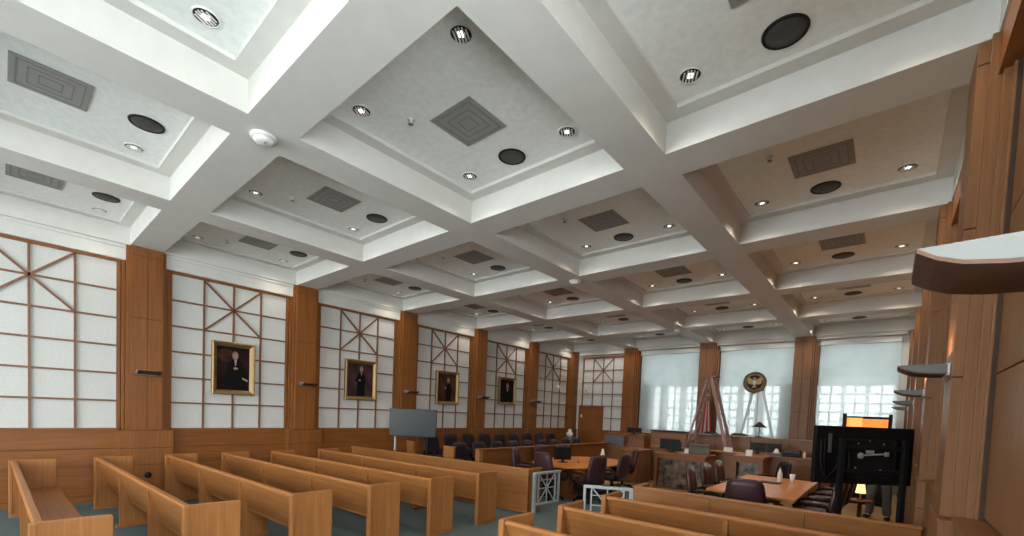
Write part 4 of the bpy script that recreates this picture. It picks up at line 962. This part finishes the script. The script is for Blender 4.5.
f = MB(); f.lathe([(0.0, -0.024), (0.006, -0.014), (0.008, 0.0), (0.006, 0.014), (0.0, 0.024)], 8, (0.0, 0.086, 1.545), axis='X'); obj('mouth', f, 'lip', per)

# ------------------------------------------------------------------ light
w = bpy.data.worlds.new('World'); bpy.context.scene.world = w; w.use_nodes = True
nt = w.node_tree; bg = nt.nodes['Background']
sk = nt.nodes.new('ShaderNodeTexSky'); sk.sky_type = 'HOSEK_WILKIE'; sk.turbidity = 6; sk.ground_albedo = 0.4; sk.sun_direction = (0.3, -0.6, 0.74)
mxn = nt.nodes.new('ShaderNodeMixRGB'); mxn.inputs['Fac'].default_value = 0.85; mxn.inputs['Color2'].default_value = (0.86, 0.95, 0.97, 1)
nt.links.new(sk.outputs['Color'], mxn.inputs['Color1']); nt.links.new(mxn.outputs['Color'], bg.inputs['Color'])
bg.inputs['Strength'].default_value = 3.3
def area(name, loc, rot, sx, sy, power, col):
    l = bpy.data.lights.new(name, 'AREA'); l.shape = 'RECTANGLE'; l.size = sx; l.size_y = sy; l.energy = power; l.color = col
    o = bpy.data.objects.new(name, l); COL.objects.link(o); o.location = loc; o.rotation_euler = rot; o['kind'] = 'helper'
    return o
for a, b in BW:   # daylight entering through the rear windows
    area('rear_window_daylight', ((a + b) / 2, BACK - 0.05, 2.65), (math.radians(90), 0, 0), b - a, 3.2, 185, (0.93, 0.98, 1.0))
for i, (a, b) in enumerate(WIN):
    area('front_window_daylight', ((a + b) / 2, 15.6, 3.0), (math.radians(-90), 0, 0), b - a, 3.4, 110, (0.95, 0.99, 1.0))
for k in (-1, 0): area('side_window_fill', (RX + 0.5, (k - 0.5) * S, 2.8), (0, math.radians(90), 0), 2.6, 2.0, 170, (0.95, 0.98, 1.0))  # added fill light shining in at the unseen side windows
def spot(loc, power, size=2.3):
    l = bpy.data.lights.new('downlight_beam', 'SPOT'); l.energy = power; l.spot_size = size; l.spot_blend = 0.8; l.color = (1.0, 0.86, 0.70); l.shadow_soft_size = 0.06
    o = bpy.data.objects.new('downlight_beam', l); COL.objects.link(o); o.location = loc; o['kind'] = 'helper'
for j in range(6):
    for i, (x0, x1) in enumerate(cols):
        cx, cy = (x0 + x1) / 2 - 0.02, (j - 0.5) * S
        on = (i >= 2 and j >= 3)
        for sx in (-1, 1): spot((cx + sx * 0.755, cy + 0.775, ZP - 0.03), (38 if on else 26) * (0.35 if j == 0 else 0.7 if j == 1 else 1.0 if j < 4 else 1.2))
for k in range(1, 5):
    l = bpy.data.lights.new('sconce_glow', 'AREA'); l.shape = 'RECTANGLE'; l.size = 0.30; l.size_y = 0.10; l.energy = 2; l.color = (1.0, 0.62, 0.30)
    o = bpy.data.objects.new('sconce_glow', l); COL.objects.link(o); o.location = (RX - 0.10, k * S, 2.45); o.rotation_euler = (PI, 0, PI / 2); o['kind'] = 'helper'

# ------------------------------------------------------------------ camera
cam = bpy.data.cameras.new('camera'); co = bpy.data.objects.new('camera', cam); COL.objects.link(co)
F, CY = 438.57, 430.45
cam.sensor_fit = 'HORIZONTAL'; cam.sensor_width = 36.0; cam.lens = F / 1024 * 36.0; cam.shift_y = (CY - 268.0) / 1024.0
cam.clip_start = 0.05; cam.clip_end = 200
yaw, pitch, roll = 0.7077, -0.0425, 0.0423
fwd = Vector((-math.sin(yaw) * math.cos(pitch), math.cos(yaw) * math.cos(pitch), math.sin(pitch))); rt = Vector((math.cos(yaw), math.sin(yaw), 0)); up = rt.cross(fwd)
rt2 = rt * math.cos(roll) + up * math.sin(roll); up2 = up * math.cos(roll) - rt * math.sin(roll)
m3 = Matrix((rt2, up2, -fwd)).transposed()
co.matrix_world = Matrix.Translation((10.458, -1.768, 1.89)) @ m3.to_4x4()
sc_ = bpy.context.scene; sc_.camera = co
sc_.view_settings.view_transform = 'Standard'; sc_.view_settings.look = 'None'; sc_.view_settings.gamma = 1.0; sc_.view_settings.use_curve_mapping = False
sc_.view_settings.exposure = 0.52
sc_.cycles.max_bounces = 8; sc_.cycles.diffuse_bounces = 5; sc_.cycles.sample_clamp_indirect = 6.0; sc_.cycles.use_denoising = True
